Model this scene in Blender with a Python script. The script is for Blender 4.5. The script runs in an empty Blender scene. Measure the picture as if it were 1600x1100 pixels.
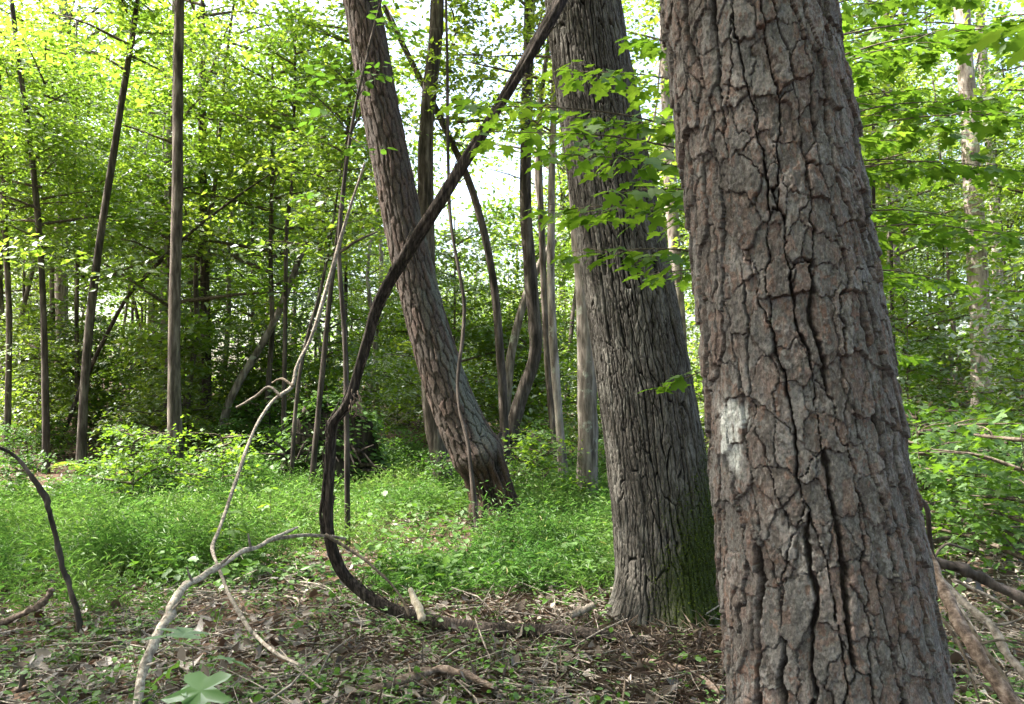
import bpy, math, random
import numpy as np
from mathutils import Vector

# ------------------------------------------------------------------ camera, sky, sun, exposure
scene = bpy.context.scene
COL = scene.collection
FPX, W0, H0 = 1230.0, 1600.0, 1100.0
PITCH = math.radians(3.0)
CAM_H = 1.5

cam_data = bpy.data.cameras.new('camera')
cam_data.sensor_width = 36.0
cam_data.lens = 36.0 * FPX / W0
cam_data.clip_start = 0.05
cam_data.clip_end = 1000.0
cam = bpy.data.objects.new('camera', cam_data)
cam.location = (0, 0, CAM_H)
cam.rotation_euler = (math.pi / 2 + PITCH, 0, 0)
COL.objects.link(cam)
scene.camera = cam

TO_SUN = Vector((-0.78, 0.05, 1.08)).normalized()
SUN_EL = math.asin(TO_SUN.z)
SUN_ROT = math.atan2(TO_SUN.x, TO_SUN.y)
world = bpy.data.worlds.new('World')
scene.world = world
world.use_nodes = True
wn = world.node_tree
bg = wn.nodes['Background']
sky = wn.nodes.new('ShaderNodeTexSky')
sky.sky_type = 'NISHITA'
sky.sun_disc = False
sky.sun_elevation = SUN_EL
sky.sun_rotation = SUN_ROT
sky.air_density = 1.0
sky.dust_density = 6.0
sky.ozone_density = 0.0
wn.links.new(sky.outputs[0], bg.inputs[0])
bg.inputs[1].default_value = 0.15

sun_data = bpy.data.lights.new('sun', 'SUN')
sun_data.energy = 4.2
sun_data.angle = math.radians(0.53)
sun_data.color = (1.0, 0.94, 0.84)
sun = bpy.data.objects.new('sun', sun_data)
sun.rotation_euler = TO_SUN.to_track_quat('Z', 'Y').to_euler()
sun.location = (-20, 0, 30)
COL.objects.link(sun)

scene.view_settings.view_transform = 'Standard'
scene.view_settings.look = 'None'
scene.view_settings.gamma = 1.0
scene.view_settings.use_curve_mapping = False
scene.view_settings.exposure = 2.5
scene.render.engine = 'CYCLES'
cy = scene.cycles
cy.max_bounces = 9
cy.diffuse_bounces = 7
cy.glossy_bounces = 2
cy.transmission_bounces = 8
cy.transparent_max_bounces = 4
cy.use_denoising = True
cy.sample_clamp_indirect = 6.0
try:
    cy.denoiser = 'OPENIMAGEDENOISE'
    cy.denoising_input_passes = 'RGB_ALBEDO_NORMAL'
    cy.denoising_prefilter = 'ACCURATE'
except Exception:
    pass

rng = np.random.default_rng(7)
random.seed(7)

# ------------------------------------------------------------------ helpers
def hash3(ix, iy, iz):
    h = (ix.astype(np.int64) * 374761393 + iy.astype(np.int64) * 668265263 + iz.astype(np.int64) * 2147483647 * 31) & 0xFFFFFFFF
    h = ((h ^ (h >> 13)) * 1274126177) & 0xFFFFFFFF
    h = ((h ^ (h >> 16)) * 2246822519) & 0xFFFFFFFF
    return ((h ^ (h >> 15)) & 0xFFFFFF) / float(0xFFFFFF)

def vnoise(x, y, z=None):
    x = np.asarray(x, float); y = np.asarray(y, float)
    z = np.zeros_like(x) if z is None else np.asarray(z, float)
    ix, iy, iz = np.floor(x), np.floor(y), np.floor(z)
    fx, fy, fz = x - ix, y - iy, z - iz
    ix, iy, iz = ix.astype(np.int64), iy.astype(np.int64), iz.astype(np.int64)
    ux, uy, uz = fx*fx*(3-2*fx), fy*fy*(3-2*fy), fz*fz*(3-2*fz)
    r = 0
    for a in (0, 1):
        for b in (0, 1):
            for c in (0, 1):
                w = (ux if a else 1-ux) * (uy if b else 1-uy) * (uz if c else 1-uz)
                r = r + w * hash3(ix+a, iy+b, iz+c)
    return r

def fbm(x, y, z=None, o=4):
    r = 0; amp = 0.5; tot = 0
    for k in range(o):
        f = 2.0 ** k
        r = r + amp * vnoise(x*f+17.3*k, y*f+9.1*k, None if z is None else z*f+3.7*k)
        tot += amp; amp *= 0.5
    return r / tot

def sstep(a, b, x):
    t = np.clip((x - a) / (b - a), 0, 1)
    return t*t*(3-2*t)

def unit(v):
    return v / np.maximum(np.linalg.norm(v, axis=-1, keepdims=True), 1e-9)

def ray(px, py):
    u = (px - W0/2) / FPX; v = (H0/2 - py) / FPX
    return np.array([u, math.cos(PITCH) - v*math.sin(PITCH), math.sin(PITCH) + v*math.cos(PITCH)])

def at(px, py, Y):
    d = ray(px, py)
    return np.array([0, 0, CAM_H]) + d * (Y / d[1])

def terrain(x, y):
    x = np.asarray(x, float); y = np.asarray(y, float)
    r = np.hypot(x, y)
    z = 0.10 * (fbm(x/1.3+5, y/1.3+2, o=3) - 0.5)
    z = z + 0.5 * (fbm(x/9+1, y/9+8, o=2) - 0.5) * sstep(7, 16, r)
    z = z + 1.3 * sstep(12, 34, y - 0.25*x) * sstep(2, -14, x)
    z = z + 2.2 * sstep(9, 40, y + 0.5*x) * sstep(2, 16, x)
    z = z + 2.0 * sstep(30, 90, r)
    z = z + 0.02 * np.exp(-((x-0.9)**2 + (y-5.2)**2) / 0.8)
    return z

def tz(x, y):
    return float(terrain(np.array([x]), np.array([y]))[0])

def ground(px, py, ymax=60):
    d = ray(px, py)
    Y = np.linspace(1.5, ymax, 1200)
    p = np.array([0, 0, CAM_H]) + d[None] * (Y / d[1])[:, None]
    hit = np.nonzero(p[:, 2] <= terrain(p[:, 0], p[:, 1]))[0]
    return p[hit[0]] if len(hit) else p[-1]

def mesh(name, V, F, mats=None, attrs=None, smooth=False, midx=None):
    V = np.asarray(V, np.float32); F = np.asarray(F, np.int32)
    me = bpy.data.meshes.new(name)
    me.vertices.add(len(V)); me.vertices.foreach_set('co', V.ravel())
    n, k = F.shape
    me.loops.add(n*k); me.loops.foreach_set('vertex_index', F.ravel())
    me.polygons.add(n)
    me.polygons.foreach_set('loop_start', np.arange(0, n*k, k, dtype=np.int32))
    if smooth:
        me.polygons.foreach_set('use_smooth', np.ones(n, bool))
    if midx is not None:
        me.polygons.foreach_set('material_index', np.asarray(midx, np.int32))
    for an, (ty, data) in (attrs or {}).items():
        a = me.attributes.new(an, ty, 'POINT')
        a.data.foreach_set('color' if ty == 'FLOAT_COLOR' else 'value', np.asarray(data, np.float32).ravel())
    me.update(calc_edges=True)
    for m in (mats if isinstance(mats, (list, tuple)) else [mats] if mats else []):
        me.materials.append(m)
    return me

def obj(name, me, parent=None, loc=None, rot=None, scale=None):
    o = bpy.data.objects.new(name, me)
    COL.objects.link(o)
    if parent is not None: o.parent = parent
    if loc is not None: o.location = tuple(float(v) for v in loc)
    if rot is not None: o.rotation_euler = rot
    if scale is not None: o.scale = scale if hasattr(scale, '__len__') else (scale,)*3
    return o

def tag(o, label, cat=None, group=None, kind=None):
    if label: o['label'] = label
    if cat: o['category'] = cat
    if group: o['group'] = group
    if kind: o['kind'] = kind
    return o

def thing(name, label, cat, loc=(0, 0, 0), group=None):
    o = obj(name, None, loc=loc)
    o.empty_display_size = 0.1
    return tag(o, label, cat, group)

def join(parts):
    Vs, Fs, off = [], [], 0
    for V, F in parts:
        Vs.append(V); Fs.append(np.asarray(F) + off); off += len(V)
    return np.concatenate(Vs), np.concatenate(Fs)

def catmull(P, n):
    P = np.asarray(P, float)
    Q = np.concatenate([[2*P[0]-P[1]], P, [2*P[-1]-P[-2]]])
    m = len(P) - 1
    t = np.linspace(0, m, n); i = np.minimum(t.astype(int), m-1); f = (t - i)[:, None]
    p0, p1, p2, p3 = Q[i], Q[i+1], Q[i+2], Q[i+3]
    return 0.5*((2*p1) + (-p0+p2)*f + (2*p0-5*p1+4*p2-p3)*f**2 + (-p0+3*p1-3*p2+p3)*f**3)

def frames(C):
    T = unit(np.gradient(C, axis=0))
    ref = np.array([0.0, 1.0, 0.0])
    if abs(T[len(T)//2][1]) > 0.9: ref = np.array([0.0, 0.0, 1.0])
    N = unit(np.cross(np.broadcast_to(ref, T.shape), T))
    B = unit(np.cross(T, N))
    return T, N, B

def tube(P, R, sides=6, n=None, wob=0.0, seed=0, close=True, rough=0.0):
    """tapered tube through points P (m,3) with radii R (m,)"""
    P = np.asarray(P, float); R = np.asarray(R, float)
    n = n or max(4, len(P)*3)
    C = catmull(P, n)
    Rr = np.interp(np.linspace(0, len(P)-1, n), np.arange(len(P)), R)
    if wob:
        s = np.linspace(0, 1, n)[:, None]
        k = np.array([[seed*1.7], [seed*3.1], [seed*5.3]]).T
        L = np.linalg.norm(P[-1]-P[0])
        C = C + wob * L * (np.stack([vnoise(s[:, 0]*7+seed*3.3+j*11, s[:, 0]*0+j) for j in range(3)], 1) - 0.5) * np.minimum(1, 6*s) * np.minimum(1, 6*(1-s)+0.2)
    T, N, B = frames(C)
    th = np.linspace(0, 2*math.pi, sides, endpoint=False)
    rr = Rr[:, None] * np.ones(sides)[None]
    if rough:
        g = np.arange(n)[:, None]*0.35
        rr = rr * (1 + rough*(vnoise(g + 0*th[None]+seed, 3*np.cos(th)[None]+0*g+seed*2.3, 3*np.sin(th)[None]+0*g)*2-1))
    V = C[:, None] + rr[..., None]*(np.cos(th)[None, :, None]*N[:, None] + np.sin(th)[None, :, None]*B[:, None])
    V = V.reshape(-1, 3)
    i = np.arange(n-1)[:, None]*sides; j = np.arange(sides)[None]; j2 = (j+1) % sides
    F = np.stack([i+j, i+j2, i+sides+j2, i+sides+j], -1).reshape(-1, 4)
    if close:
        V = np.concatenate([V, C[:1]-T[:1]*Rr[0]*0.2, C[-1:]+T[-1:]*Rr[-1]*0.4])
        a, b = len(V)-2, len(V)-1
        jj = np.arange(sides); j2 = (jj+1) % sides
        cap0 = np.stack([jj*0+a, j2, jj, jj*0+a], -1)
        e = (n-1)*sides
        cap1 = np.stack([jj*0+b, e+jj, e+j2, jj*0+b], -1)
        # triangles kept as quads need 4 distinct verts; pair the fan instead
        def fan(c, ring):
            out = []
            for k in range(0, len(ring), 2):
                out.append([c, ring[k], ring[(k+1) % len(ring)], ring[(k+2) % len(ring)]])
            return np.array(out)
        if sides % 2 == 0:
            F = np.concatenate([F, fan(a, list(range(sides))[::-1]), fan(b, list(range(e, e+sides)))])
    return V, F

# ------------------------------------------------------------------ materials
def nodes_of(name):
    m = bpy.data.materials.new(name); m.use_nodes = True
    nt = m.node_tree; nt.nodes.clear()
    out = nt.nodes.new('ShaderNodeOutputMaterial')
    return m, nt, out

def N(nt, ty, **kw):
    n = nt.nodes.new('ShaderNode' + ty)
    for k, v in kw.items():
        if k.startswith('i_'):
            key = k[2:]
            n.inputs[int(key) if key.isdigit() else key].default_value = v
        else:
            setattr(n, k, v)
    return n

def ramp(nt, stops):
    r = nt.nodes.new('ShaderNodeValToRGB')
    el = r.color_ramp.elements
    while len(el) < len(stops): el.new(0.5)
    for e, (p, c) in zip(el, stops):
        e.position = p; e.color = (*c, 1)
    return r

def leaf_mat(name, refl, trans, gloss=0.06, tmix=0.5, objvar=0.35):
    m, nt, out = nodes_of(name); L = nt.links.new
    at_ = N(nt, 'Attribute', attribute_name='tone')
    oi = N(nt, 'ObjectInfo')
    add = N(nt, 'Math', operation='MULTIPLY_ADD'); L(oi.outputs['Random'], add.inputs[0]); add.inputs[1].default_value = objvar
    mul = N(nt, 'Math', operation='MULTIPLY'); L(at_.outputs['Fac'], mul.inputs[0]); mul.inputs[1].default_value = 1-objvar
    L(mul.outputs[0], add.inputs[2])
    r1 = ramp(nt, refl); r2 = ramp(nt, trans)
    L(add.outputs[0], r1.inputs[0]); L(add.outputs[0], r2.inputs[0])
    d = N(nt, 'BsdfDiffuse'); t = N(nt, 'BsdfTranslucent'); g = N(nt, 'BsdfGlossy', i_Roughness=0.6)
    L(r1.outputs[0], d.inputs[0]); L(r2.outputs[0], t.inputs[0])
    g.inputs[0].default_value = (0.9, 0.95, 1.0, 1)
    mx = N(nt, 'MixShader'); mx.inputs[0].default_value = tmix
    L(d.outputs[0], mx.inputs[1]); L(t.outputs[0], mx.inputs[2])
    lw = N(nt, 'LayerWeight', i_Blend=0.25)
    mg = N(nt, 'Math', operation='MULTIPLY'); L(lw.outputs['Fresnel'], mg.inputs[0]); mg.inputs[1].default_value = gloss*2
    mx2 = N(nt, 'MixShader'); L(mg.outputs[0], mx2.inputs[0]); L(mx.outputs[0], mx2.inputs[1]); L(g.outputs[0], mx2.inputs[2])
    L(mx2.outputs[0], out.inputs[0])
    return m

GREEN_R = [(0.0, (0.048, 0.090, 0.018)), (0.5, (0.085, 0.135, 0.026)), (1.0, (0.140, 0.185, 0.038))]
GREEN_T = [(0.0, (0.120, 0.255, 0.022)), (0.5, (0.225, 0.370, 0.032)), (1.0, (0.39, 0.49, 0.05))]
M_LEAF = leaf_mat('canopy_leaf', GREEN_R, GREEN_T)
M_MAPLE = leaf_mat('maple_leaf', [(0, (0.055, 0.120, 0.020)), (1, (0.105, 0.185, 0.032))],
                   [(0, (0.130, 0.270, 0.018)), (1, (0.250, 0.400, 0.030))], gloss=0.02, tmix=0.5, objvar=0.5)
M_HERB = leaf_mat('herb_leaf', [(0, (0.045, 0.110, 0.018)), (1, (0.095, 0.180, 0.030))],
                  [(0, (0.070, 0.180, 0.018)), (1, (0.150, 0.290, 0.026))], gloss=0.02, tmix=0.4)
M_GRASS = leaf_mat('stiltgrass', [(0, (0.065, 0.130, 0.030)), (0.85, (0.20, 0.275, 0.070)), (1, (0.29, 0.26, 0.09))],
                   [(0, (0.085, 0.220, 0.034)), (1, (0.190, 0.350, 0.056))], gloss=0.02, tmix=0.4, objvar=0.0)
M_DEAD = leaf_mat('dead_leaf', [(0, (0.050, 0.041, 0.034)), (0.4, (0.140, 0.116, 0.096)), (0.75, (0.28, 0.238, 0.20)), (1, (0.50, 0.45, 0.40))],
                  [(0, (0.05, 0.02, 0.01)), (1, (0.20, 0.10, 0.05))], gloss=0.03, tmix=0.12, objvar=0.0)
M_NEEDLE = leaf_mat('dead_needle', [(0, (0.10, 0.075, 0.058)), (1, (0.29, 0.235, 0.185))],
                    [(0, (0.08, 0.04, 0.02)), (1, (0.16, 0.09, 0.05))], gloss=0.03, tmix=0.1, objvar=0.0)
M_MOSS = leaf_mat('moss_tuft', [(0, (0.028, 0.042, 0.008)), (1, (0.085, 0.115, 0.018))],
                  [(0, (0.03, 0.05, 0.01)), (1, (0.06, 0.10, 0.015))], gloss=0.01, tmix=0.2, objvar=0.0)
M_PINE = leaf_mat('pine_needle', [(0, (0.03, 0.065, 0.02)), (1, (0.06, 0.11, 0.03))],
                  [(0, (0.04, 0.09, 0.02)), (1, (0.07, 0.13, 0.03))], gloss=0.05, tmix=0.25)

def bark_mat(name, c0, c1, c2, scale=(14, 14, 2.2), bump=0.5, objvar=0.5, lichen=None, dist=0.02):
    """c0 furrow, c1 common, c2 pale scale"""
    m, nt, out = nodes_of(name); L = nt.links.new
    tc = N(nt, 'TexCoord'); mp = N(nt, 'Mapping'); mp.inputs['Scale'].default_value = scale
    L(tc.outputs['Object'], mp.inputs[0])
    oi = N(nt, 'ObjectInfo')
    n1 = N(nt, 'TexNoise', i_Scale=1.0, i_Detail=5.0, i_Roughness=0.65); L(mp.outputs[0], n1.inputs['Vector'])
    n2 = N(nt, 'TexNoise', i_Scale=0.35, i_Detail=3.0); L(tc.outputs['Object'], n2.inputs['Vector']); n2.inputs['Scale'].default_value = 2.0
    v = N(nt, 'TexVoronoi', feature='DISTANCE_TO_EDGE', i_Scale=0.8); L(mp.outputs[0], v.inputs['Vector'])
    r = ramp(nt, [(0.36, c0), (0.5, c1), (0.66, c2)]); L(n1.outputs[0], r.inputs[0])
    # whole-tree tint
    hv = N(nt, 'HueSaturation'); L(r.outputs[0], hv.inputs['Color'])
    ov = N(nt, 'MapRange'); L(oi.outputs['Random'], ov.inputs[0]); ov.inputs[3].default_value = 1-objvar*0.5; ov.inputs[4].default_value = 1+objvar*0.5
    big = N(nt, 'MapRange'); L(n2.outputs[0], big.inputs[0]); big.inputs[1].default_value = 0.3; big.inputs[2].default_value = 0.7; big.inputs[3].default_value = 0.75; big.inputs[4].default_value = 1.25
    mm = N(nt, 'Math', operation='MULTIPLY'); L(ov.outputs[0], mm.inputs[0]); L(big.outputs[0], mm.inputs[1])
    L(mm.outputs[0], hv.inputs['Value'])
    col = hv.outputs[0]
    if lichen:
        n3 = N(nt, 'TexNoise', i_Scale=3.2, i_Detail=6.0, i_Roughness=0.7); L(tc.outputs['Object'], n3.inputs['Vector'])
        lr = N(nt, 'MapRange'); L(n3.outputs[0], lr.inputs[0]); lr.inputs[1].default_value = 0.57; lr.inputs[2].default_value = 0.64
        mxl = N(nt, 'MixRGB'); L(lr.outputs[0], mxl.inputs[0]); L(col, mxl.inputs[1]); mxl.inputs[2].default_value = (*lichen, 1)
        col = mxl.outputs[0]
    p = N(nt, 'BsdfPrincipled', i_Roughness=0.9); p.inputs['Specular IOR Level'].default_value = 0.2
    L(col, p.inputs['Base Color'])
    ad = N(nt, 'Math', operation='MULTIPLY_ADD'); L(v.outputs[0], ad.inputs[0]); ad.inputs[1].default_value = 0.8; L(n1.outputs[0], ad.inputs[2])
    b = N(nt, 'Bump', i_Strength=bump, i_Distance=dist); L(ad.outputs[0], b.inputs['Height']); L(b.outputs[0], p.inputs['Normal'])
    L(p.outputs[0], out.inputs[0])
    return m

B_GREY = bark_mat('grey_bark', (0.05, 0.042, 0.035), (0.14, 0.122, 0.105), (0.27, 0.245, 0.22), lichen=(0.22, 0.24, 0.20), bump=.8)
B_BROWN = bark_mat('brown_bark', (0.022, 0.018, 0.015), (0.068, 0.056, 0.047), (0.165, 0.145, 0.125), bump=1.0)
B_DARK = bark_mat('dark_bark', (0.018, 0.015, 0.012), (0.048, 0.039, 0.033), (0.11, 0.09, 0.08), bump=.8)
B_PINE = bark_mat('far_pine_bark', (0.085, 0.068, 0.058), (0.22, 0.185, 0.165), (0.38, 0.34, 0.31), scale=(9, 9, 3.0))
B_DEAD = bark_mat('dead_wood', (0.085, 0.072, 0.060), (0.19, 0.165, 0.14), (0.33, 0.295, 0.255), scale=(40, 40, 40), bump=0.3, dist=0.006)
B_LIMB = bark_mat('pale_dead_limb', (0.14, 0.12, 0.10), (0.30, 0.26, 0.22), (0.46, 0.42, 0.36), scale=(45, 45, 45), bump=.6, dist=.008)
B_DEADBR = bark_mat('brown_dead_wood', (0.05, 0.036, 0.028), (0.13, 0.095, 0.075), (0.25, 0.20, 0.165), scale=(35, 35, 35), bump=0.5, dist=0.01)
B_VINE = bark_mat('vine_bark', (0.010, 0.008, 0.007), (0.032, 0.025, 0.021), (0.10, 0.08, 0.068), scale=(60, 60, 8), bump=0.8, dist=0.012)
B_TWIG = bark_mat('twig_bark', (0.05, 0.04, 0.03), (0.10, 0.08, 0.06), (0.17, 0.14, 0.11), scale=(30, 30, 30))
B_PALE = bark_mat('bare_wood', (0.30, 0.24, 0.18), (0.46, 0.39, 0.30), (0.60, 0.54, 0.45), scale=(50, 50, 12), bump=0.3, dist=0.006)

def vcol_bark(name, grain=(160, 160, 60), bump=0.9, dist=0.004, amp=(0.45, 1.55), fleck=None):
    m, nt, out = nodes_of(name); L = nt.links.new
    a = N(nt, 'Attribute', attribute_name='bark')
    tc = N(nt, 'TexCoord'); mp = N(nt, 'Mapping'); mp.inputs['Scale'].default_value = grain
    L(tc.outputs['Object'], mp.inputs[0])
    n1 = N(nt, 'TexNoise', i_Scale=1.0, i_Detail=5.0, i_Roughness=0.75); L(mp.outputs[0], n1.inputs['Vector'])
    mr = N(nt, 'MapRange'); L(n1.outputs[0], mr.inputs[0])
    mr.inputs[1].default_value = 0.32; mr.inputs[2].default_value = 0.68; mr.inputs[3].default_value = amp[0]; mr.inputs[4].default_value = amp[1]
    mx = N(nt, 'MixRGB', blend_type='MULTIPLY'); mx.inputs[0].default_value = 1.0
    L(a.outputs['Color'], mx.inputs[1]); L(mr.outputs[0], mx.inputs[2])
    col = mx.outputs[0]
    if fleck:
        n2 = N(nt, 'TexNoise', i_Scale=1.0, i_Detail=5.0, i_Roughness=0.8)
        mp2 = N(nt, 'Mapping'); mp2.inputs['Scale'].default_value = tuple(g*.55 for g in grain); mp2.inputs['Location'].default_value = (3, 7, 1)
        L(tc.outputs['Object'], mp2.inputs[0]); L(mp2.outputs[0], n2.inputs['Vector'])
        fr = N(nt, 'MapRange'); L(n2.outputs[0], fr.inputs[0]); fr.inputs[1].default_value = 0.53; fr.inputs[2].default_value = 0.66; fr.inputs[4].default_value = 0.8
        fm = N(nt, 'Math', operation='MULTIPLY'); L(fr.outputs[0], fm.inputs[0]); L(a.outputs['Alpha'], fm.inputs[1])
        mf = N(nt, 'MixRGB'); L(fm.outputs[0], mf.inputs[0]); L(col, mf.inputs[1]); mf.inputs[2].default_value = (*fleck, 1)
        col = mf.outputs[0]
    p = N(nt, 'BsdfPrincipled', i_Roughness=0.85); p.inputs['Specular IOR Level'].default_value = 0.25
    L(col, p.inputs['Base Color'])
    b = N(nt, 'Bump', i_Strength=bump, i_Distance=dist); L(n1.outputs[0], b.inputs['Height']); L(b.outputs[0], p.inputs['Normal'])
    L(p.outputs[0], out.inputs[0])
    return m

M_PINEBARK = vcol_bark('pine_bark', grain=(190, 190, 110), fleck=(0.235, 0.225, 0.212))
M_OAKBARK = vcol_bark('oak_bark', grain=(120, 120, 36), dist=0.005, fleck=(0.15, 0.147, 0.132))
M_LEANBARK = vcol_bark('leaning_pine_bark', grain=(80, 80, 40), dist=0.010, fleck=(0.12, 0.115, 0.108))

def ground_mat():
    m, nt, out = nodes_of('forest_floor'); L = nt.links.new
    tc = N(nt, 'TexCoord')
    n1 = N(nt, 'TexNoise', i_Scale=22.0, i_Detail=6.0, i_Roughness=0.7); L(tc.outputs['Object'], n1.inputs['Vector'])
    n2 = N(nt, 'TexNoise', i_Scale=0.7, i_Detail=3.0); L(tc.outputs['Object'], n2.inputs['Vector'])
    v = N(nt, 'TexVoronoi', i_Scale=16.0); L(tc.outputs['Object'], v.inputs['Vector'])
    r = ramp(nt, [(0.25, (0.026, 0.020, 0.016)), (0.5, (0.075, 0.056, 0.043)), (0.75, (0.18, 0.14, 0.11))]); L(n1.outputs[0], r.inputs[0])
    r2 = ramp(nt, [(0.0, (0.55, 0.5, 0.45)), (1.0, (1.4, 1.2, 1.1))]); L(v.outputs['Color'], r2.inputs[0])
    mx = N(nt, 'MixRGB', blend_type='MULTIPLY'); mx.inputs[0].default_value = 1.0; L(r.outputs[0], mx.inputs[1]); L(r2.outputs[0], mx.inputs[2])
    p = N(nt, 'BsdfPrincipled', i_Roughness=0.95); p.inputs['Specular IOR Level'].default_value = 0.15
    L(mx.outputs[0], p.inputs['Base Color'])
    b = N(nt, 'Bump', i_Strength=0.8, i_Distance=0.03); L(n1.outputs[0], b.inputs['Height']); L(b.outputs[0], p.inputs['Normal'])
    L(p.outputs[0], out.inputs[0])
    return m
M_GROUND = ground_mat()

# ------------------------------------------------------------------ the forest floor
def build_ground():
    n = 281
    s = np.linspace(-1, 1, n)
    ax = 9*s + 171*s**5
    X, Y = np.meshgrid(ax, ax + 6, indexing='ij')
    Z = terrain(X, Y)
    V = np.stack([X, Y, Z], -1).reshape(-1, 3)
    i, j = np.meshgrid(np.arange(n-1), np.arange(n-1), indexing='ij')
    a = (i*n + j).ravel()
    F = np.stack([a, a+n, a+n+1, a+1], -1)
    o = obj('ground', mesh('ground', V, F, M_GROUND, smooth=True))
    tag(o, 'brown forest floor of soil and leaf litter', 'ground', kind='structure')
build_ground()

# ------------------------------------------------------------------ leaf clouds
def tmpl(v, f): return np.array(v, float), np.array(f, int)
KITE = tmpl([(0, 0, 0), (.42, .29, .07), (1, 0, -.08), (.42, -.29, .07)], [(0, 1, 2), (0, 2, 3)])
OVAL = tmpl([(0, 0, 0), (.28, .22, .05), (.66, .23, .03), (1, 0, -.12), (.66, -.23, .03), (.28, -.22, .05), (.45, 0, -.02)],
            [(6, 0, 1), (6, 1, 2), (6, 2, 3), (6, 3, 4), (6, 4, 5), (6, 5, 0)])
CURL = tmpl([(0, 0, .05), (.25, .2, .16), (.6, .24, .02), (1, .03, .2), (.62, -.22, .14), (.28, -.22, .0), (.45, 0, -.02)],
            [(6, 0, 1), (6, 1, 2), (6, 2, 3), (6, 3, 4), (6, 4, 5), (6, 5, 0)])
BLADE = tmpl([(0, 0, 0), (.38, .085, .05), (1, 0, -.22), (.38, -.085, .05)], [(0, 1, 2), (0, 2, 3)])
NEEDLE = tmpl([(0, .006, 0), (0.5, .010, .06), (1, 0, -.02), (0.5, -.010, .06)], [(0, 1, 2), (0, 2, 3)])
def maple_tmpl():
    half = [(-.07, .16), (.02, .40), (.17, .31), (.30, .58), (.42, .50), (.44, .34), (.50, .17), (.70, .24), (.78, .13)]
    pts = [(0, 0)] + half + [(1.0, 0)] + [(a, -b) for a, b in half[::-1]]
    V = [(.24, 0, 0)] + [(a, b, .16*abs(b) - .22*max(0, a-.24)**2 - .25*b*b) for a, b in pts]
    n = len(pts)
    return tmpl(V, [(0, 1+k, 1+(k+1) % n) for k in range(n)])
MAPLE = maple_tmpl()
def tulip_tmpl():
    half = [(.02, .18), (.06, .44), (.22, .40), (.40, .30), (.55, .42), (.72, .36), (.84, .20)]
    pts = [(0, 0)] + half + [(.80, 0)] + [(a, -b) for a, b in half[::-1]]
    V = [(.3, 0, 0)] + [(a, b, .10*abs(b) - .15*a*a - .15*b*b) for a, b in pts]
    n = len(pts)
    return tmpl(V, [(0, 1+k, 1+(k+1) % n) for k in range(n)])
TULIP = tulip_tmpl()

def leaf_geo(P, nrm, az, size, T, wid=None):
    """place template T at points P with normals nrm, heading az (radians), size"""
    P = np.asarray(P, float); n = unit(nrm)
    d = np.stack([np.cos(az), np.sin(az), np.zeros_like(az)], -1)
    t = unit(d - (d*n).sum(-1, keepdims=True)*n)
    s = np.cross(n, t)
    tv, tf = T
    w = np.ones(len(P)) if wid is None else wid
    V = P[:, None] + size[:, None, None]*(tv[None, :, 0:1]*t[:, None] + (w[:, None, None]*tv[None, :, 1:2])*s[:, None] + tv[None, :, 2:3]*n[:, None])
    F = (tf[None] + (np.arange(len(P))*len(tv))[:, None, None]).reshape(-1, 3)
    return V.reshape(-1, 3), F

def leaf_mesh(name, mat, P, nrm, az, size, T, tone=None, wid=None):
    V, F = leaf_geo(P, nrm, az, size, T, wid)
    tone = rng.random(len(P)) if tone is None else tone
    return mesh(name, V, F, mat, {'tone': ('FLOAT', np.repeat(tone, len(T[0])))})

def tilted(n, sig):
    v = rng.normal(0, sig, (n, 3)); v[:, 2] = 1
    return unit(v)

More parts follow.
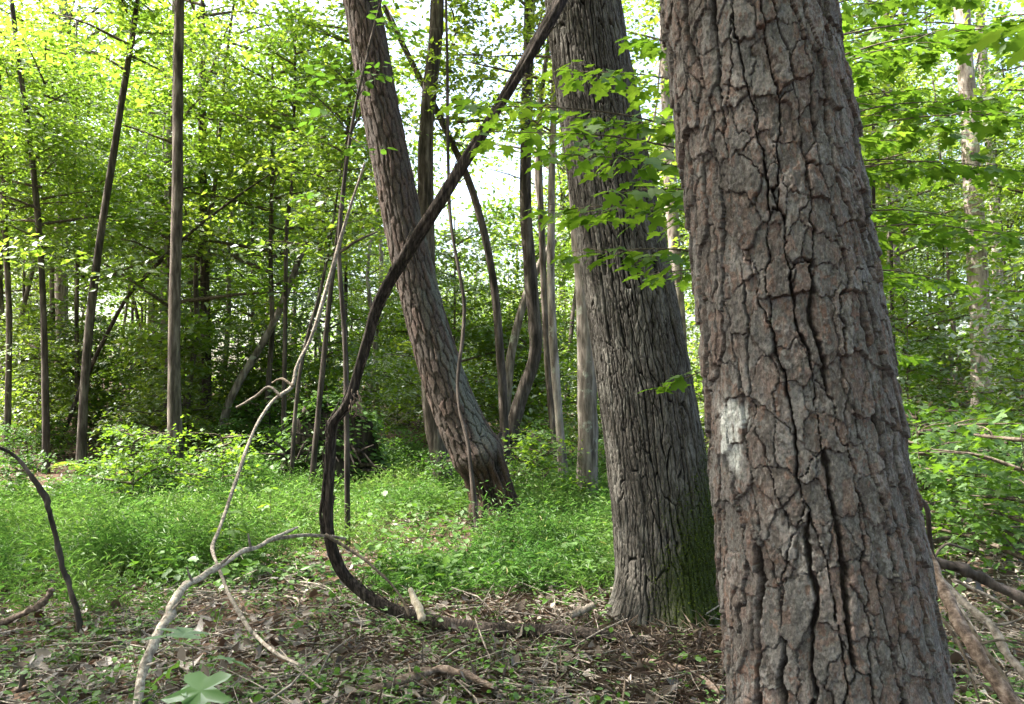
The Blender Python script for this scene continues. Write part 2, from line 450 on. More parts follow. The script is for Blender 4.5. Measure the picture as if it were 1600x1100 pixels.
def crown_geo(height, rad, n_limb, sprays, leaves, lsize, z0=0.0, shape='ell', flat=0.35, tilt=0.45, seed=0, spread=0.5):
    """crown along +Z from z0 to z0+height round the origin axis: limbs + leaf sprays. returns limb V,F and leaf arrays"""
    r = np.random.default_rng(seed)
    limbs, P, Nn, A, S, Tn = [], [], [], [], [], []
    for k in range(n_limb):
        f = (k + r.random()) / n_limb
        z = z0 + height*f*0.92
        if shape == 'ell': R = rad*math.sqrt(max(0.05, 1-((f-0.42)/0.62)**2))
        elif shape == 'cone': R = rad*(1.05-f)**0.7
        else: R = rad*(0.75+0.25*math.sin(f*9))*(1-0.5*f**3)
        R *= 0.7+0.45*r.random()
        a = k*2.399 + r.normal(0, .4)
        rise = R*(0.15+0.45*r.random()) if shape != 'flat' else R*(0.05+0.25*r.random())
        tip = np.array([R*math.cos(a), R*math.sin(a), z+rise])
        base = np.array([0, 0, z])
        mid = (base+tip)/2 + np.array([r.normal(0, .1), r.normal(0, .1), rise*0.25])
        limbs.append(tube([base, mid, tip], [0.012+0.012*R, 0.008+.005*R, 0.004], sides=4, n=6, close=False))
        for q in range(sprays):
            g = 0.25+0.8*(q+r.random())/sprays
            c = base*(1-g)**2 + 2*mid*g*(1-g) + tip*g*g if g <= 1 else tip + (tip-mid)*(g-1)
            off = r.normal(0, 1, 3)*np.array([1, 1, flat])*spread*R*0.45
            c = c + off
            if q % 2 == 0:
                gb = max(0.05, g-.35); s0 = base*(1-gb)**2+2*mid*gb*(1-gb)+tip*gb*gb
                e0 = c+unit(c-s0)*spread*.4
                limbs.append(tube([s0, (s0+c)/2+np.array([0, 0, .04]), e0], [.008, .006, .003], sides=3, n=4, close=False))
            m = leaves
            sr = spread*(0.5+0.6*r.random())
            dx = r.normal(0, 1, (m, 3))*np.array([sr*.55, sr*.55, sr*.14])
            # a spray droops towards its rim and tilts as one sheet
            n0 = unit(np.array([r.normal(0, .28), r.normal(0, .28), 1.0]))
            dx[:, 2] += -(n0[0]*dx[:, 0]+n0[1]*dx[:, 1])/n0[2] - 0.25*(dx[:, 0]**2+dx[:, 1]**2)/max(sr, .1)
            P.append(c+dx)
            Nn.append(n0 + r.normal(0, tilt*1.15, (m, 3))*np.array([1, 1, .3]))
            A.append(np.arctan2(dx[:, 1], dx[:, 0]) + r.normal(0, .9, m))
            S.append(lsize*(.75+.5*r.random())*(0.5+0.85*r.random(m)))
            Tn.append(np.clip(r.random()*0.6 + r.random(m)*0.4, 0, 1))
    V, F = join(limbs)
    return (V, F), (np.concatenate(P), np.concatenate(Nn), np.concatenate(A), np.concatenate(S), np.concatenate(Tn))

CROWNS = {}
def crown_kind(key, count, mat=M_LEAF, T=KITE, limbmat=B_TWIG, **kw):
    CROWNS[key] = []
    for k in range(count):
        (V, F), (P, n, a, s, t) = crown_geo(seed=hash3(np.array([len(key)*7+k]), np.array([ord(key[0])]), np.array([3]))[0]*1e6 // 1 and int(1000+97*k+ord(key[0])*13+ord(key[-1])), **kw)
        CROWNS[key].append((mesh(key+'_limb', V, F, limbmat, smooth=True), leaf_mesh(key+'_crown', mat, P, n, a, s, T, t)))

# crown kinds, heights measured from the crown's own base
crown_kind('canopy', 4, height=6.5, rad=3.4, n_limb=28, sprays=8, leaves=56, lsize=0.14, spread=0.85)
crown_kind('sparse', 3, height=6.0, rad=2.6, n_limb=20, sprays=6, leaves=40, lsize=0.14, spread=0.75)
crown_kind('layered', 5, height=5.0, rad=2.2, n_limb=22, sprays=6, leaves=56, lsize=0.118, shape='flat', flat=.15, tilt=.38, spread=0.62)
crown_kind('sapling', 4, height=2.6, rad=1.1, n_limb=16, sprays=4, leaves=34, lsize=0.105, shape='flat', flat=.2, tilt=.4, spread=0.42)
crown_kind('bush', 4, height=0.95, rad=0.62, n_limb=14, sprays=4, leaves=20, lsize=0.075, T=OVAL, shape='flat', flat=.3, tilt=.4, spread=0.3, mat=M_HERB)
crown_kind('thicket', 4, height=1.25, rad=1.0, n_limb=13, sprays=4, leaves=20, lsize=0.072, T=MAPLE, shape='flat', flat=.25, tilt=.35, spread=0.40, mat=M_MAPLE)
crown_kind('needle', 2, height=5.0, rad=2.4, n_limb=26, sprays=6, leaves=70, lsize=0.16, spread=0.5, mat=M_PINE, tilt=1.2, T=tmpl([(0, .03, 0), (.5, .08, .05), (1, 0, 0), (.5, -.08, .05)], [(0, 1, 2), (0, 2, 3)]))

def add_crown(parent, key, k, loc, rz, sc):
    lm, fm = CROWNS[key][k % len(CROWNS[key])]
    obj('branch', lm, parent, loc, (0, 0, rz), sc)
    return obj('crown', fm, parent, loc, (0, 0, rz), sc)

# ------------------------------------------------------------------ hero trunks with real bark relief
def trunk_surface(C, R, th, relief, B_ref=True):
    """C (nv,3) axis, R (nv,) radius, th (nu,) angles (0 faces the camera, + to the right); relief(theta, arclen v) -> h"""
    T = unit(np.gradient(C, axis=0))
    Yax = np.array([0., 1., 0.])
    right = unit(np.cross(np.broadcast_to(Yax, T.shape), T))     # roughly +X
    back = unit(np.cross(T, right))                               # roughly +Y
    v = np.concatenate([[0], np.cumsum(np.linalg.norm(np.diff(C, axis=0), axis=1))])
    TH, VV = np.meshgrid(th, v)
    h, extra = relief(TH, VV, R[:, None])
    D = np.sin(TH)[..., None]*right[:, None] - np.cos(TH)[..., None]*back[:, None]
    P = C[:, None] + (R[:, None]+h)[..., None]*D
    return P, TH, VV, extra

def grid_faces(nv, nu):
    i, j = np.meshgrid(np.arange(nv-1), np.arange(nu), indexing='ij')
    j2 = (j+1) % nu
    return np.stack([i*nu+j, i*nu+j2, (i+1)*nu+j2, (i+1)*nu+j], -1).reshape(-1, 4)

def lerp3(a, b, t):
    return np.asarray(a)*(1-t[..., None]) + np.asarray(b)*t[..., None]

def scales(TH, V, nc, ch, R0, jit=0.85, shear=0.0, seed=0):
    """periodic anisotropic cells. returns plate id, metric edge distance, sideways share, centre offset, random per plate"""
    cw = 2*math.pi*R0/nc
    u = TH/(2*math.pi)*nc
    x3, y3 = np.cos(TH)*R0, np.sin(TH)*R0
    u = u + 0.75*(fbm(x3*9+seed, y3*9, V*5, o=3)-0.5)*1.6 + shear*V/cw
    w = V/ch + 0.9*(fbm(x3*7+40, y3*7+seed, V*6, o=3)-0.5)
    iu, iw = np.floor(u).astype(np.int64), np.floor(w).astype(np.int64)
    best = np.full(u.shape, 9e9); sec = np.full(u.shape, 9e9)
    bx = np.zeros(u.shape); by = np.zeros(u.shape); sx = np.zeros(u.shape); sy = np.zeros(u.shape)
    bid = np.zeros(u.shape, np.int64)
    for du in (-1, 0, 1):
        for dw in (-1, 0, 1):
            cu, cw_ = iu+du, iw+dw
            # shear makes columns wind round the trunk; ids stay consistent within a row
            k = np.mod(cu, nc) if shear == 0 else cu
            jx = 0.5+jit*(hash3(k, cw_, np.full_like(k, 11+seed))-0.5)
            jy = 0.5+jit*(hash3(k, cw_, np.full_like(k, 23+seed))-0.5) + 0.5*(np.mod(k, 2))
            px, py = cu+jx-u, cw_+jy-w
            d = px*px + py*py
            idn = cw_*4096 + np.mod(k, 4096)
            cl = d < best
            sec = np.where(cl, best, np.minimum(sec, d)); 
            sx = np.where(cl, bx, np.where(d <= sec, px, sx)); sy = np.where(cl, by, np.where(d <= sec, py, sy))
            best = np.where(cl, d, best); bx = np.where(cl, px, bx); by = np.where(cl, py, by); bid = np.where(cl, idn, bid)
    dx, dy = sx-bx, sy-by
    L = np.sqrt(dx*dx+dy*dy)+1e-6
    e = (sec-best)/(2*L)
    nx, ny = np.abs(dx/L), np.abs(dy/L)
    em = e*(nx*cw+ny*ch)
    rnd = hash3(bid, bid*0+5, bid*0+seed)
    return bid, em, nx, -by, rnd

def paint_w(TH, V, th0, v0, wt, wv):
    return np.exp(-((TH-th0)/wt)**4 - ((V-v0)/wv)**4)

def build_hero_pine():
    Yc = 2.17
    ctl = [(-60, 1157, 270), (0, 1167, 274), (280, 1199, 280), (550, 1241, 291), (820, 1278, 308), (1100, 1303, 334), (1250, 1319, 352)]
    P = np.array([at(c, y, Yc) for y, c, w in ctl]); R = np.array([w/2/FPX*(Yc-0.10) for y, c, w in ctl])
    P, R = P[::-1], R[::-1]
    d = (P[0]-P[1]); base = P[0] + d*((P[0][2]+0.12)/-d[2]); base[2] = -0.12
    P = np.vstack([base, P]); R = np.concatenate([[R[0]*1.22], R])
    zs = np.concatenate([np.arange(-0.12, 0.52, 0.016), np.arange(0.52, 2.70, 0.0029), np.arange(2.70, 3.3, 0.02)])
    C = np.stack([np.interp(zs, P[:, 2], P[:, 0]), np.full_like(zs, Yc), zs], 1)
    k = np.ones(41)/41
    xs = np.interp(zs, P[:, 2], P[:, 0]); 
    co = np.polyfit(P[:, 2], P[:, 0], 3); C[:, 0] = np.polyval(co, zs)
    co = np.polyfit(P[1:, 2], R[1:], 2); Rz = np.polyval(co, np.maximum(zs, 0.35)) + 0.16*sstep(0.5, -0.1, zs)**2
    extra_top = zs[-1]
    thf = np.linspace(-2.0, 1.5, 330); thb = np.linspace(1.5, 2*math.pi-2.0, 90)[1:-1]
    th = np.concatenate([thf, thb])
    R0 = 0.245
    def relief(TH, V, Rr):
        x3, y3 = np.cos(TH)*R0, np.sin(TH)*R0
        # ragged edges: wander, tooth and nibble of the surface coordinates
        wt = (.034*(fbm(x3*5+4, y3*5, V*3.2, o=2)-.5)+.017*(fbm(x3*40, y3*40+2, V*20, o=2)-.5)+.010*(fbm(x3*120, y3*120, V*80, o=2)-.5))/R0
        wv = .040*(fbm(x3*30, y3*30+6, V*14, o=2)-.5)+.022*(fbm(x3*80, y3*80, V*60, o=3)-.5)
        T2, V2 = TH+wt, V+wv
        rid, er, sr, dr, rr_ = scales(T2, V2, 26, 0.55, R0, seed=31, jit=.8)
        pl, ep, sp, dp, rp = scales(T2, V2, 20, 0.11, R0, seed=15, jit=1.0)
        bid = rid*100003+pl*7
        rnd = hash3(pl, rid, pl*0+2)
        open_ = sstep(.30, .62, fbm(x3*5+1, y3*5, V*2.2, o=2)+.26*np.sin(TH+.35)+.03)
        gw = .0040+(.009+.007*open_)*sr**1.2
        g1 = sstep(.12, .85, er/gw)
        g2 = sstep(.1, .9, ep/(.0014+.0036*sp*rnd))
        # flakes: flat layers with crisp, scalloped steps
        L1 = fbm(x3*27, y3*27, V*13, o=5); q1 = L1*11+rnd*3; l1 = np.floor(q1); f1 = q1-l1
        L2 = fbm(x3*55+8, y3*55, V*30, o=4); q2 = L2*7; l2 = np.floor(q2); f2 = q2-l2
        ph = .026+.011*(rnd-.5)+.004*rr_+.0050*np.clip(-dp*1.5, -1, 1)+.0013*(l1+sstep(.86, 1, f1)-6)+.0017*(l2+sstep(.84, 1, f2)-3)
        edge1 = np.exp(-((f1-.93)/.07)**2)
        fine = fbm(x3*170, y3*170, V*100, o=3)-.5
        grit = np.abs(fbm(x3*90, y3*90, V*55, o=3)-.5)
        g = g1*(.66+.34*g2)
        h = g*(ph-.005*grit)+(1-g)*.008*(fbm(x3*60, y3*60, V*9, o=3)-.5)+.0034*fine-.027
        grey = np.array([.112, .105, .099]); pink = np.array([.130, .098, .085]); pale = np.array([.205, .200, .192]); brown = np.array([.074, .064, .057])
        hl = hash3(l1.astype(np.int64)+40, pl, rid); hl2 = hash3(l2.astype(np.int64)+9, pl, rid*0+4)
        c = lerp3(grey, pink, sstep(.45, .75, hl))
        c = lerp3(c, pale, .5*sstep(.72, .78, hl2))
        c = lerp3(c, brown, .7*sstep(.24, .20, hl2))
        c = lerp3(c, np.array([.135, .077, .055]), .6*(hash3(l2.astype(np.int64), pl, l1.astype(np.int64)) > .91))
        c = c*(.80+.4*fbm(x3*14, y3*14+5, V*8, o=3))[..., None]*(1-.35*edge1*g1)[..., None]
        c = lerp3(np.array([.030, .023, .019]), c, sstep(.1, .9, g1)*(.65+.35*g2))
        ef = ep
        # remains of a white paint blaze
        th0 = -1.12
        pw = paint_w(TH+.5*(fbm(x3*14, y3*14, V*12, o=3)-.5), V+.10*(fbm(x3*17+3, y3*17, V*9, o=3)-.5), th0, 1.545, .17, .075)*sstep(.36, .56, fbm(x3*30, y3*30, V*22, o=4)+.22*(g-.6))
        c = lerp3(c, np.array([.50, .52, .50]), np.clip(pw*1.6*sstep(.38, .60, fbm(x3*60, y3*60, V*11, o=3)+.3*(ef > .004)*g2-.08), 0, .9))
        return h, (bid, g, c, g1*g2)
    Pp, TH, VV, (bid, g, c, gm) = trunk_surface(C, Rz, th, relief)
    nv, nu = TH.shape
    V = Pp.reshape(-1, 3); col = np.concatenate([c.reshape(-1, 3), gm.reshape(-1, 1)], 1)
    F = grid_faces(nv, nu)
    root = thing('pine_tree', 'thick pine with flaking grey and reddish bark plates and a white paint mark', 'tree', (float(C[0, 0]), Yc, 0))
    off = np.array([C[0, 0], Yc, 0])
    V = V - off
    # bark plates that face the viewer's side become parts
    idf = bid.ravel()[F]; gf = g.ravel()[F]
    same = (idf == idf[:, :1]).all(1) & (gf.min(1) > 0.08)
    pid = np.where(same, idf[:, 0], -1)
    cen = V[F].mean(1); zf = cen[:, 2]; thF = TH.ravel()[F[:, 0]]
    facing = (np.cos(thF+.3) > -0.1) & (zf > 0.40) & (zf < 2.75)
    ids, cnt = np.unique(pid[facing & (pid >= 0)], return_counts=True)
    order = ids[np.argsort(-cnt)][:290]
    chosen = np.isin(pid, order) & facing
    def sub(name, mask, parent):
        f = F[mask]; u, inv = np.unique(f, return_inverse=True)
        return obj(name, mesh(name, V[u], inv.reshape(-1, 4), M_PINEBARK, {'bark': ('FLOAT_COLOR', col[u])}, smooth=True), parent)
    tr = sub('trunk', ~chosen, root)
    srt = np.argsort(pid[chosen], kind='stable'); fc = np.nonzero(chosen)[0][srt]; pc = pid[fc]
    cuts = np.nonzero(np.diff(pc))[0]+1
    for grp in np.split(fc, cuts):
        if len(grp) < 30: continue
        msk = np.zeros(len(F), bool); msk[grp] = True
        sub('bark_plate', msk, tr)
    # upper bole and crown, above the frame
    top = C[-1]-off; dirv = np.array([-0.11, 0.02, 1.0])
    pts = [top+np.array([0, 0, -0.05])] + [top + dirv*s for s in (3, 6, 9, 13)]
    V2, F2 = tube(pts, [Rz[-1]-.008, .19, .17, .14, .06], sides=16, n=24)
    obj('upper_trunk', mesh('upper_trunk', V2, F2, B_PINE, smooth=True), root)
    add_crown(root, 'needle', 0, top+dirv*8.5, 0.3, 1.15)
    return root
PINE = build_hero_pine()

def build_oak():
    Yc = 5.36
    ctl = [(-80, 902, 114), (0, 909, 120), (200, 941, 122), (400, 973, 135), (600, 1008, 150), (800, 1036, 156), (930, 1046, 162), (985, 1052, 176)]
    P = np.array([at(c, y, Yc) for y, c, w in ctl])[::-1]; R = np.array([w/2/FPX*(Yc-.12) for y, c, w in ctl])[::-1]
    zs = np.concatenate([np.arange(-0.25, 4.55, 0.0098), np.arange(4.55, 4.9, .03)])
    C = np.zeros((len(zs), 3)); C[:, 2] = zs; C[:, 1] = Yc
    C[:, 0] = np.polyval(np.polyfit(P[:, 2], P[:, 0], 3), zs)
    Rz = np.polyval(np.polyfit(P[1:, 2], R[1:], 2), np.maximum(zs, .15)) + 0.16*sstep(.55, -.15, zs)**2
    th = np.concatenate([np.linspace(-2.0, 1.7, 380), np.linspace(1.7, 2*math.pi-2.0, 90)[1:-1]])
    R0 = .30
    def relief(TH, V, Rr):
        x3, y3 = np.cos(TH)*R0, np.sin(TH)*R0
        # interlaced narrow ridges, broken across now and then
        wt = (.030*(fbm(x3*9, y3*9, V*3, o=2)-.5)+.012*(fbm(x3*50, y3*50, V*20, o=3)-.5))/R0
        wv = .10*(fbm(x3*14+7, y3*14, V*5, o=2)-.5)
        i1, e1, s1, d1, r1 = scales(TH+wt, V+wv, 52, .42, R0, seed=5, jit=1.0)
        i2, e2, s2, d2, r2 = scales(TH+wt*1.3, V+wv, 90, .075, R0, seed=8, jit=1.0)
        g1 = sstep(.05, 1, e1/.0165); g2 = sstep(0, 1, e2/.006)
        q = g1*(.70+.30*g2)*(.75+.25*r1)
        h = .034*q-.020+.006*(r2-.5)*g1+.004*(fbm(x3*120, y3*120, V*50, o=2)-.5)
        h = h + .045*np.sin(TH*5+1.2+.8*np.sin(TH*2))*sstep(.75, .1, V)            # root buttresses
        br = fbm(x3*8, y3*8, V*2.2, o=3)
        c = lerp3(np.array([.008, .0075, .0065]), np.array([.064, .058, .050]), sstep(.25, 1.0, q))
        c = c*(0.6+.45*br+.35*r2)[..., None]
        c = lerp3(c, np.array([.185, .18, .16]), np.clip((fbm(x3*20, y3*20+3, V*7, o=4)-.55)*4, 0, .45)*q)
        # moss on the low side away from the light
        side = sstep(-.7, .4, TH)*sstep(3.0, 2.4, TH)
        mw = side*sstep(1.25, .45, V-.35*sstep(0, 1.4, TH))
        mw = np.clip(mw*1.3*sstep(.25, .6, fbm(x3*10+2, y3*10, V*5, o=4)+.3*mw), 0, 1)
        c = lerp3(c, np.array([.032, .046, .011]), mw*.95)
        return h, (np.concatenate([c, (g1*(1-mw))[..., None]], -1), mw)
    Pp, TH, VV, (c, mw) = trunk_surface(C, Rz, th, relief)
    nv, nu = TH.shape
    off = np.array([C[30, 0], Yc, 0.0])
    V = Pp.reshape(-1, 3)-off; F = grid_faces(nv, nu)
    root = thing('oak_tree', 'large furrowed grey hardwood trunk with dark moss on its base', 'tree', off)
    col = c.reshape(-1, 4)
    obj('trunk', mesh('oak_trunk', V, F, M_OAKBARK, {'bark': ('FLOAT_COLOR', col)}, smooth=True), root)
    # moss tufts
    w = mw.ravel(); idx = rng.choice(nv*nu, 22000, p=w/w.sum())
    cen = C[idx//nu]-off
    nr = unit(V[idx]-cen)
    p = V[idx]+rng.normal(0, .004, (len(idx), 3))
    o = obj('moss', leaf_mesh('moss', M_MOSS, p, unit(nr+rng.normal(0, .7, (len(idx), 3))), rng.random(len(idx))*6.28, .008+.010*rng.random(len(idx)), KITE), root)
    o['kind'] = 'stuff'
    top = C[-1]-off; dv = np.array([-.12, .0, 1.0])
    V2, F2 = tube([top-np.array([0, 0, .05]), top+dv*2.5, top+dv*5, top+dv*9], [Rz[-1]-.01, .2, .16, .05], sides=14, n=20)
    obj('upper_trunk', mesh('oak_upper', V2, F2, B_GREY, smooth=True), root)
    add_crown(root, 'canopy', 1, top+dv*3.2, 1.0, 1.05)
build_oak()

def build_leaning():
    Yc = 9.1
    ctl = [(-70, 553, 64), (0, 565, 66), (130, 587, 66), (260, 612, 68), (400, 641, 70), (500, 666, 72), (590, 693, 76), (660, 720, 82), (705, 743, 84), (738, 758, 74), (775, 769, 72), (815, 776, 80), (850, 782, 92)]
    P = np.array([at(c, y, Yc) for y, c, w in ctl])[::-1]; R = np.array([w/2/FPX*Yc*.90 for y, c, w in ctl])[::-1]
    R[-1] = R[-2]
    R = R*np.array([1.75, 1.35, 1.12, 1.04, 1]+[.95]*8)
    n = 460
    C = catmull(P, n); Rz = np.interp(np.linspace(0, len(P)-1, n), np.arange(len(P)), R)
    th = np.linspace(-math.pi, math.pi, 170, endpoint=False)
    base_len = 1.05
    R0 = .26
    def relief(TH, V, Rr):
        x3, y3 = np.cos(TH)*R0, np.sin(TH)*R0
        bid, em, side, dy, rnd = scales(TH+.12*(fbm(x3*22, y3*22, V*14, o=3)-.5), V+.05*(fbm(x3*22+5, y3*22, V*14, o=3)-.5), 24, .22, R0, seed=21)
        g = sstep(0, 1, em/(.004+.018*side))
        h = g*(.016+.010*rnd-.006*np.clip(dy*1.5, -1, 1)) - .012 + .006*(fbm(x3*40, y3*40, V*15, o=3)-.5)
        scar = sstep(1.02, .86, V+.14*(fbm(x3*8, y3*8, V*4, o=2)-.5))
        rot = fbm(x3*45, y3*45, V*3.5, o=3)
        h = h*(1-scar) + scar*(.13*(rot-.5)*sstep(-.1, .3, rot) - .02 - .07*np.exp(-((TH+.1)/.5)**2)*np.exp(-((V-.62)/.28)**2))
        lip = np.exp(-((V-1.04)/.10)**2)*(.03*fbm(x3*9, y3*9, V*3, o=2)+.015*np.maximum(0, np.sin(TH)))
        h = h + lip
        c = lerp3(np.array([.040, .030, .025]), lerp3(np.array([.120, .100, .088]), np.array([.150, .102, .084]), rnd), g)*(.30+.34*fbm(x3*25, y3*25, V*12, o=3))[..., None]
        lich = sstep(.50, .62, fbm(x3*7+3, y3*7, V*2.3, o=4))*sstep(-.2, .5, TH)*sstep(2.4, 1.6, TH)*sstep(.8, 1.3, V)*sstep(4.2, 3.4, V)
        c = lerp3(c, np.array([.125, .14, .12]), lich*.6*sstep(.3, .8, g))
        rc = lerp3(np.array([.012, .009, .007]), np.array([.060, .036, .024]), sstep(.35, .7, rot))
        c = lerp3(c, rc, scar)
        return h, c
    Pp, TH, VV, c = trunk_surface(C, Rz, th, relief)
    nv, nu = TH.shape
    off = np.array([P[0][0], Yc, tz(P[0][0], Yc)])
    V = Pp.reshape(-1, 3)-off; F = grid_faces(nv, nu)
    root = thing('leaning_pine_tree', 'curved leaning pine with dark scarred foot rising from the grass', 'tree', off)
    obj('trunk', mesh('leaning_trunk', V, F, M_LEANBARK, {'bark': ('FLOAT_COLOR', np.concatenate([c.reshape(-1, 3), np.full((nv*nu, 1), .6)], 1))}, smooth=True), root)
    top = P[-1]-off; dv = np.array([-.20, .05, 1.0])
    V2, F2 = tube([top-dv*.15, top+dv*3, top+dv*6, top+dv*9], [R[-1]*.99, .19, .14, .05], sides=12, n=18)
    obj('upper_trunk', mesh('leaning_upper', V2, F2, B_PINE, smooth=True), root)
    add_crown(root, 'needle', 1, top+dv*4.0, 2.0, 1.0)
    # snag on the right of the foot
    q = at(770, 690, Yc)-off
    V3, F3 = tube([at(757, 712, Yc)-off, at(772, 697, Yc+.1)-off, at(783, 676, Yc+.1)-off], [.09, .06, .02], sides=8, rough=.3)
    obj('broken_stub', mesh('broken_stub', V3, F3, B_DARK, smooth=True), root)
build_leaning()

# ------------------------------------------------------------------ vines, dead limbs and sticks given as pixel paths with depths
def path_obj(name, label, cat, pts, mat, group=None, sides=8, wob=0.012, seed=1, rough=0.15, extra=None, parent=None):
    """pts: (px, py, Y, width_px). origin at the first point"""
    P = np.array([at(x, y, Y) for x, y, Y, w in pts]); R = np.array([w/2/FPX*Y for x, y, Y, w in pts])*.85
    off = P[0].copy()
    V, F = tube(P-off, R, sides=sides, n=max(14, len(pts)*9), wob=wob, seed=seed+len(pts)*.37+pts[0][0]*.013, rough=rough*1.4)
    me = mesh(name, V, F, mat, smooth=True)
    if parent is not None:
        return obj(name, me, parent, off-np.array(parent.location))
    o = obj(name, me, loc=off)
    return tag(o, label, cat, group)

def ropy_vine():
    pts = [(1010, 1012, 4.62, 20), (930, 1000, 4.75, 24), (830, 992, 4.85, 24), (740, 984, 4.95, 25), (650, 968, 5.18, 22), (590, 940, 5.3, 22), (545, 905, 5.35, 23), (522, 865, 5.32, 23), (513, 820, 5.28, 22),
           (514, 750, 5.25, 24), (517, 690, 5.22, 24), (518, 664, 5.2, 27), (530, 648, 5.2, 24), (547, 622, 5.2, 27), (556, 590, 5.2, 22), (572, 535, 5.18, 25), (592, 470, 5.15, 26), (640, 388, 5.1, 27), (690, 312, 5.05, 28), (760, 200, 5.0, 27), (830, 82, 4.95, 29), (872, 8, 4.95, 30), (900, -70, 5.0, 28), (905, -200, 5.05, 26)]
    P = np.array([at(x, y, Y) for x, y, Y, w in pts]); R = np.array([w/2/FPX*Y for x, y, Y, w in pts])
    for k in range(5): P[k][2] = tz(P[k][0], P[k][1]) + R[k]*0.75 + .03
    off = P[5].copy(); off[2] = tz(off[0], off[1])
    root = thing('grapevine', 'thick woody vine rising from the ground and slanting up to the mossy trunk', 'vine', off)
    n = 330
    C = catmull(P-off, n); Rr = np.interp(np.linspace(0, len(P)-1, n), np.arange(len(P)), R)
    T, Nn, B = frames(C)
    sides = 22
    th = np.linspace(0, 2*math.pi, sides, endpoint=False); s = np.cumsum(np.concatenate([[0], np.linalg.norm(np.diff(C, axis=0), axis=1)]))[:, None]*55
    rid = np.sin(3*th[None]+s*.035)*.14 + np.sin(7*th[None]-s*.02)*.07 + .22*(vnoise(3*np.cos(th)[None]+0*s, 3*np.sin(th)[None]+0*s, s*.10)-.5)
    
    rr = (Rr*np.interp(np.arange(n)/n, [0, .16, .30, .5, 1], [.76, .84, .66, .62, .60]))[:, None]*(1+rid*np.interp(np.arange(n)/n, [0, .2, .3, 1], [.6, .6, 1.5, 1.5])[:, None])
    V = C[:, None]+rr[..., None]*(np.cos(th)[None, :, None]*Nn[:, None]+np.sin(th)[None, :, None]*B[:, None])
    obj('stem', mesh('vine_stem', V.reshape(-1, 3), grid_faces(n, sides), B_VINE, smooth=True), root)
    # a second thin strand, torn bark at the knee
    path_obj('strand', None, None, [(503, 838, 5.27, 5), (501, 800, 5.27, 6), (508, 740, 5.22, 7), (511, 690, 5.2, 6)], B_VINE, parent=root)
    VP = pts[4:22]
    for k in range(60):
        i = random.randrange(len(VP)-1); f = random.random()
        a_, b_ = VP[i], VP[i+1]
        q0 = [a_[j]*(1-f)+b_[j]*f for j in range(4)]; tx, ty = b_[0]-a_[0], b_[1]-a_[1]; tl = math.hypot(tx, ty)+1e-6; tx, ty = tx/tl, ty/tl
        sd = random.choice((-1, 1))*q0[3]*random.uniform(.15, .36); L = random.uniform(14, 34)
        x0, y0 = q0[0]-ty*sd, q0[1]+tx*sd; Ys = q0[2]-.02
        path_obj('bark_shred', None, None, [(x0, y0, Ys, 2.6), (x0+tx*L*.5-ty*sd*.35, y0+ty*L*.5+tx*sd*.35, Ys-.01, 2.0), (x0+tx*L-ty*sd*random.uniform(.3, 1.1), y0+ty*L+tx*sd*random.uniform(.3, 1.1), Ys-.01, .8)], B_VINE, parent=root, sides=4)
    for k in range(14):
        x0, y0 = 552+random.uniform(-6, 8), 622+random.uniform(-14, 14)
        path_obj('bark_shred', None, None, [(x0, y0, 5.12, 3), (x0+random.uniform(-4, 10), y0+random.uniform(6, 16), 5.1, 1.5), (x0+random.uniform(-4, 14), y0+random.uniform(16, 26), 5.1, .8)], B_DEADBR, parent=root, sides=4)
ropy_vine()

# dead grey limb arching to the vine, forked
o = path_obj('fallen_limb', 'bare grey dead limb arching from the forest floor to the thick vine', 'branch',
             [(206, 1150, 3.55, 20), (214, 1095, 3.7, 18), (222, 1050, 3.78, 16), (240, 1010, 3.85, 18), (249, 985, 3.95, 15), (264, 962, 4.0, 18), (268, 942, 4.05, 14), (290, 914, 4.25, 14), (312, 902, 4.4, 11), (334, 886, 4.5, 13), (352, 878, 4.6, 9), (380, 862, 4.7, 10), (402, 856, 4.8, 7), (424, 843, 4.9, 8), (465, 824, 5.05, 4)], B_LIMB, rough=.2)
path_obj('fork', None, None, [(425, 843, 4.92, 8), (460, 838, 5.05, 7), (506, 837, 5.2, 6), (540, 842, 5.25, 5)], B_DEAD, parent=o)
path_obj('fork', None, None, [(285, 920, 4.2, 8), (262, 955, 4.3, 6), (228, 1010, 4.3, 4)], B_DEAD, parent=o)
for (x0, y0, Y0, dx, dy) in [(243, 1000, 3.9, -22, -16), (265, 955, 4.02, 20, -20), (300, 908, 4.3, -8, -22), (345, 881, 4.55, 18, -18), (392, 858, 4.75, -4, -24), (226, 1040, 3.8, 24, -8)]:
    path_obj('broken_stub', None, None, [(x0, y0, Y0, 6), (x0+dx*.6, y0+dy*.5, Y0-.02, 4.5), (x0+dx, y0+dy, Y0-.03, 2.5)], B_DEAD, parent=o, sides=6)
path_obj('dead_twig', 'thin dead twig trailing down from the thick vine to the litter', 'branch',
         [(508, 835, 5.2, 7), (545, 858, 5.2, 6), (580, 882, 5.15, 5), (620, 925, 5.1, 4), (640, 962, 5.0, 4)], B_TWIG)
o = path_obj('arching_sapling', 'slender arched sapling stem bending over to the ground beside the grass', 'sapling',
             [(470, 1040, 3.95, 6), (430, 1018, 4.1, 7), (398, 990, 4.3, 7), (385, 980, 4.35, 8), (358, 935, 4.6, 7), (341, 880, 4.9, 6), (336, 850, 5.1, 7), (346, 818, 5.3, 6), (366, 745, 5.8, 6), (376, 712, 6.0, 7), (398, 668, 6.3, 6), (430, 625, 6.6, 6), (458, 604, 6.8, 8), (466, 570, 6.9, 6), (490, 522, 7.0, 7), (520, 430, 7.1, 7), (545, 340, 7.1, 6), (570, 255, 7.0, 4)], B_DEAD, rough=.15)
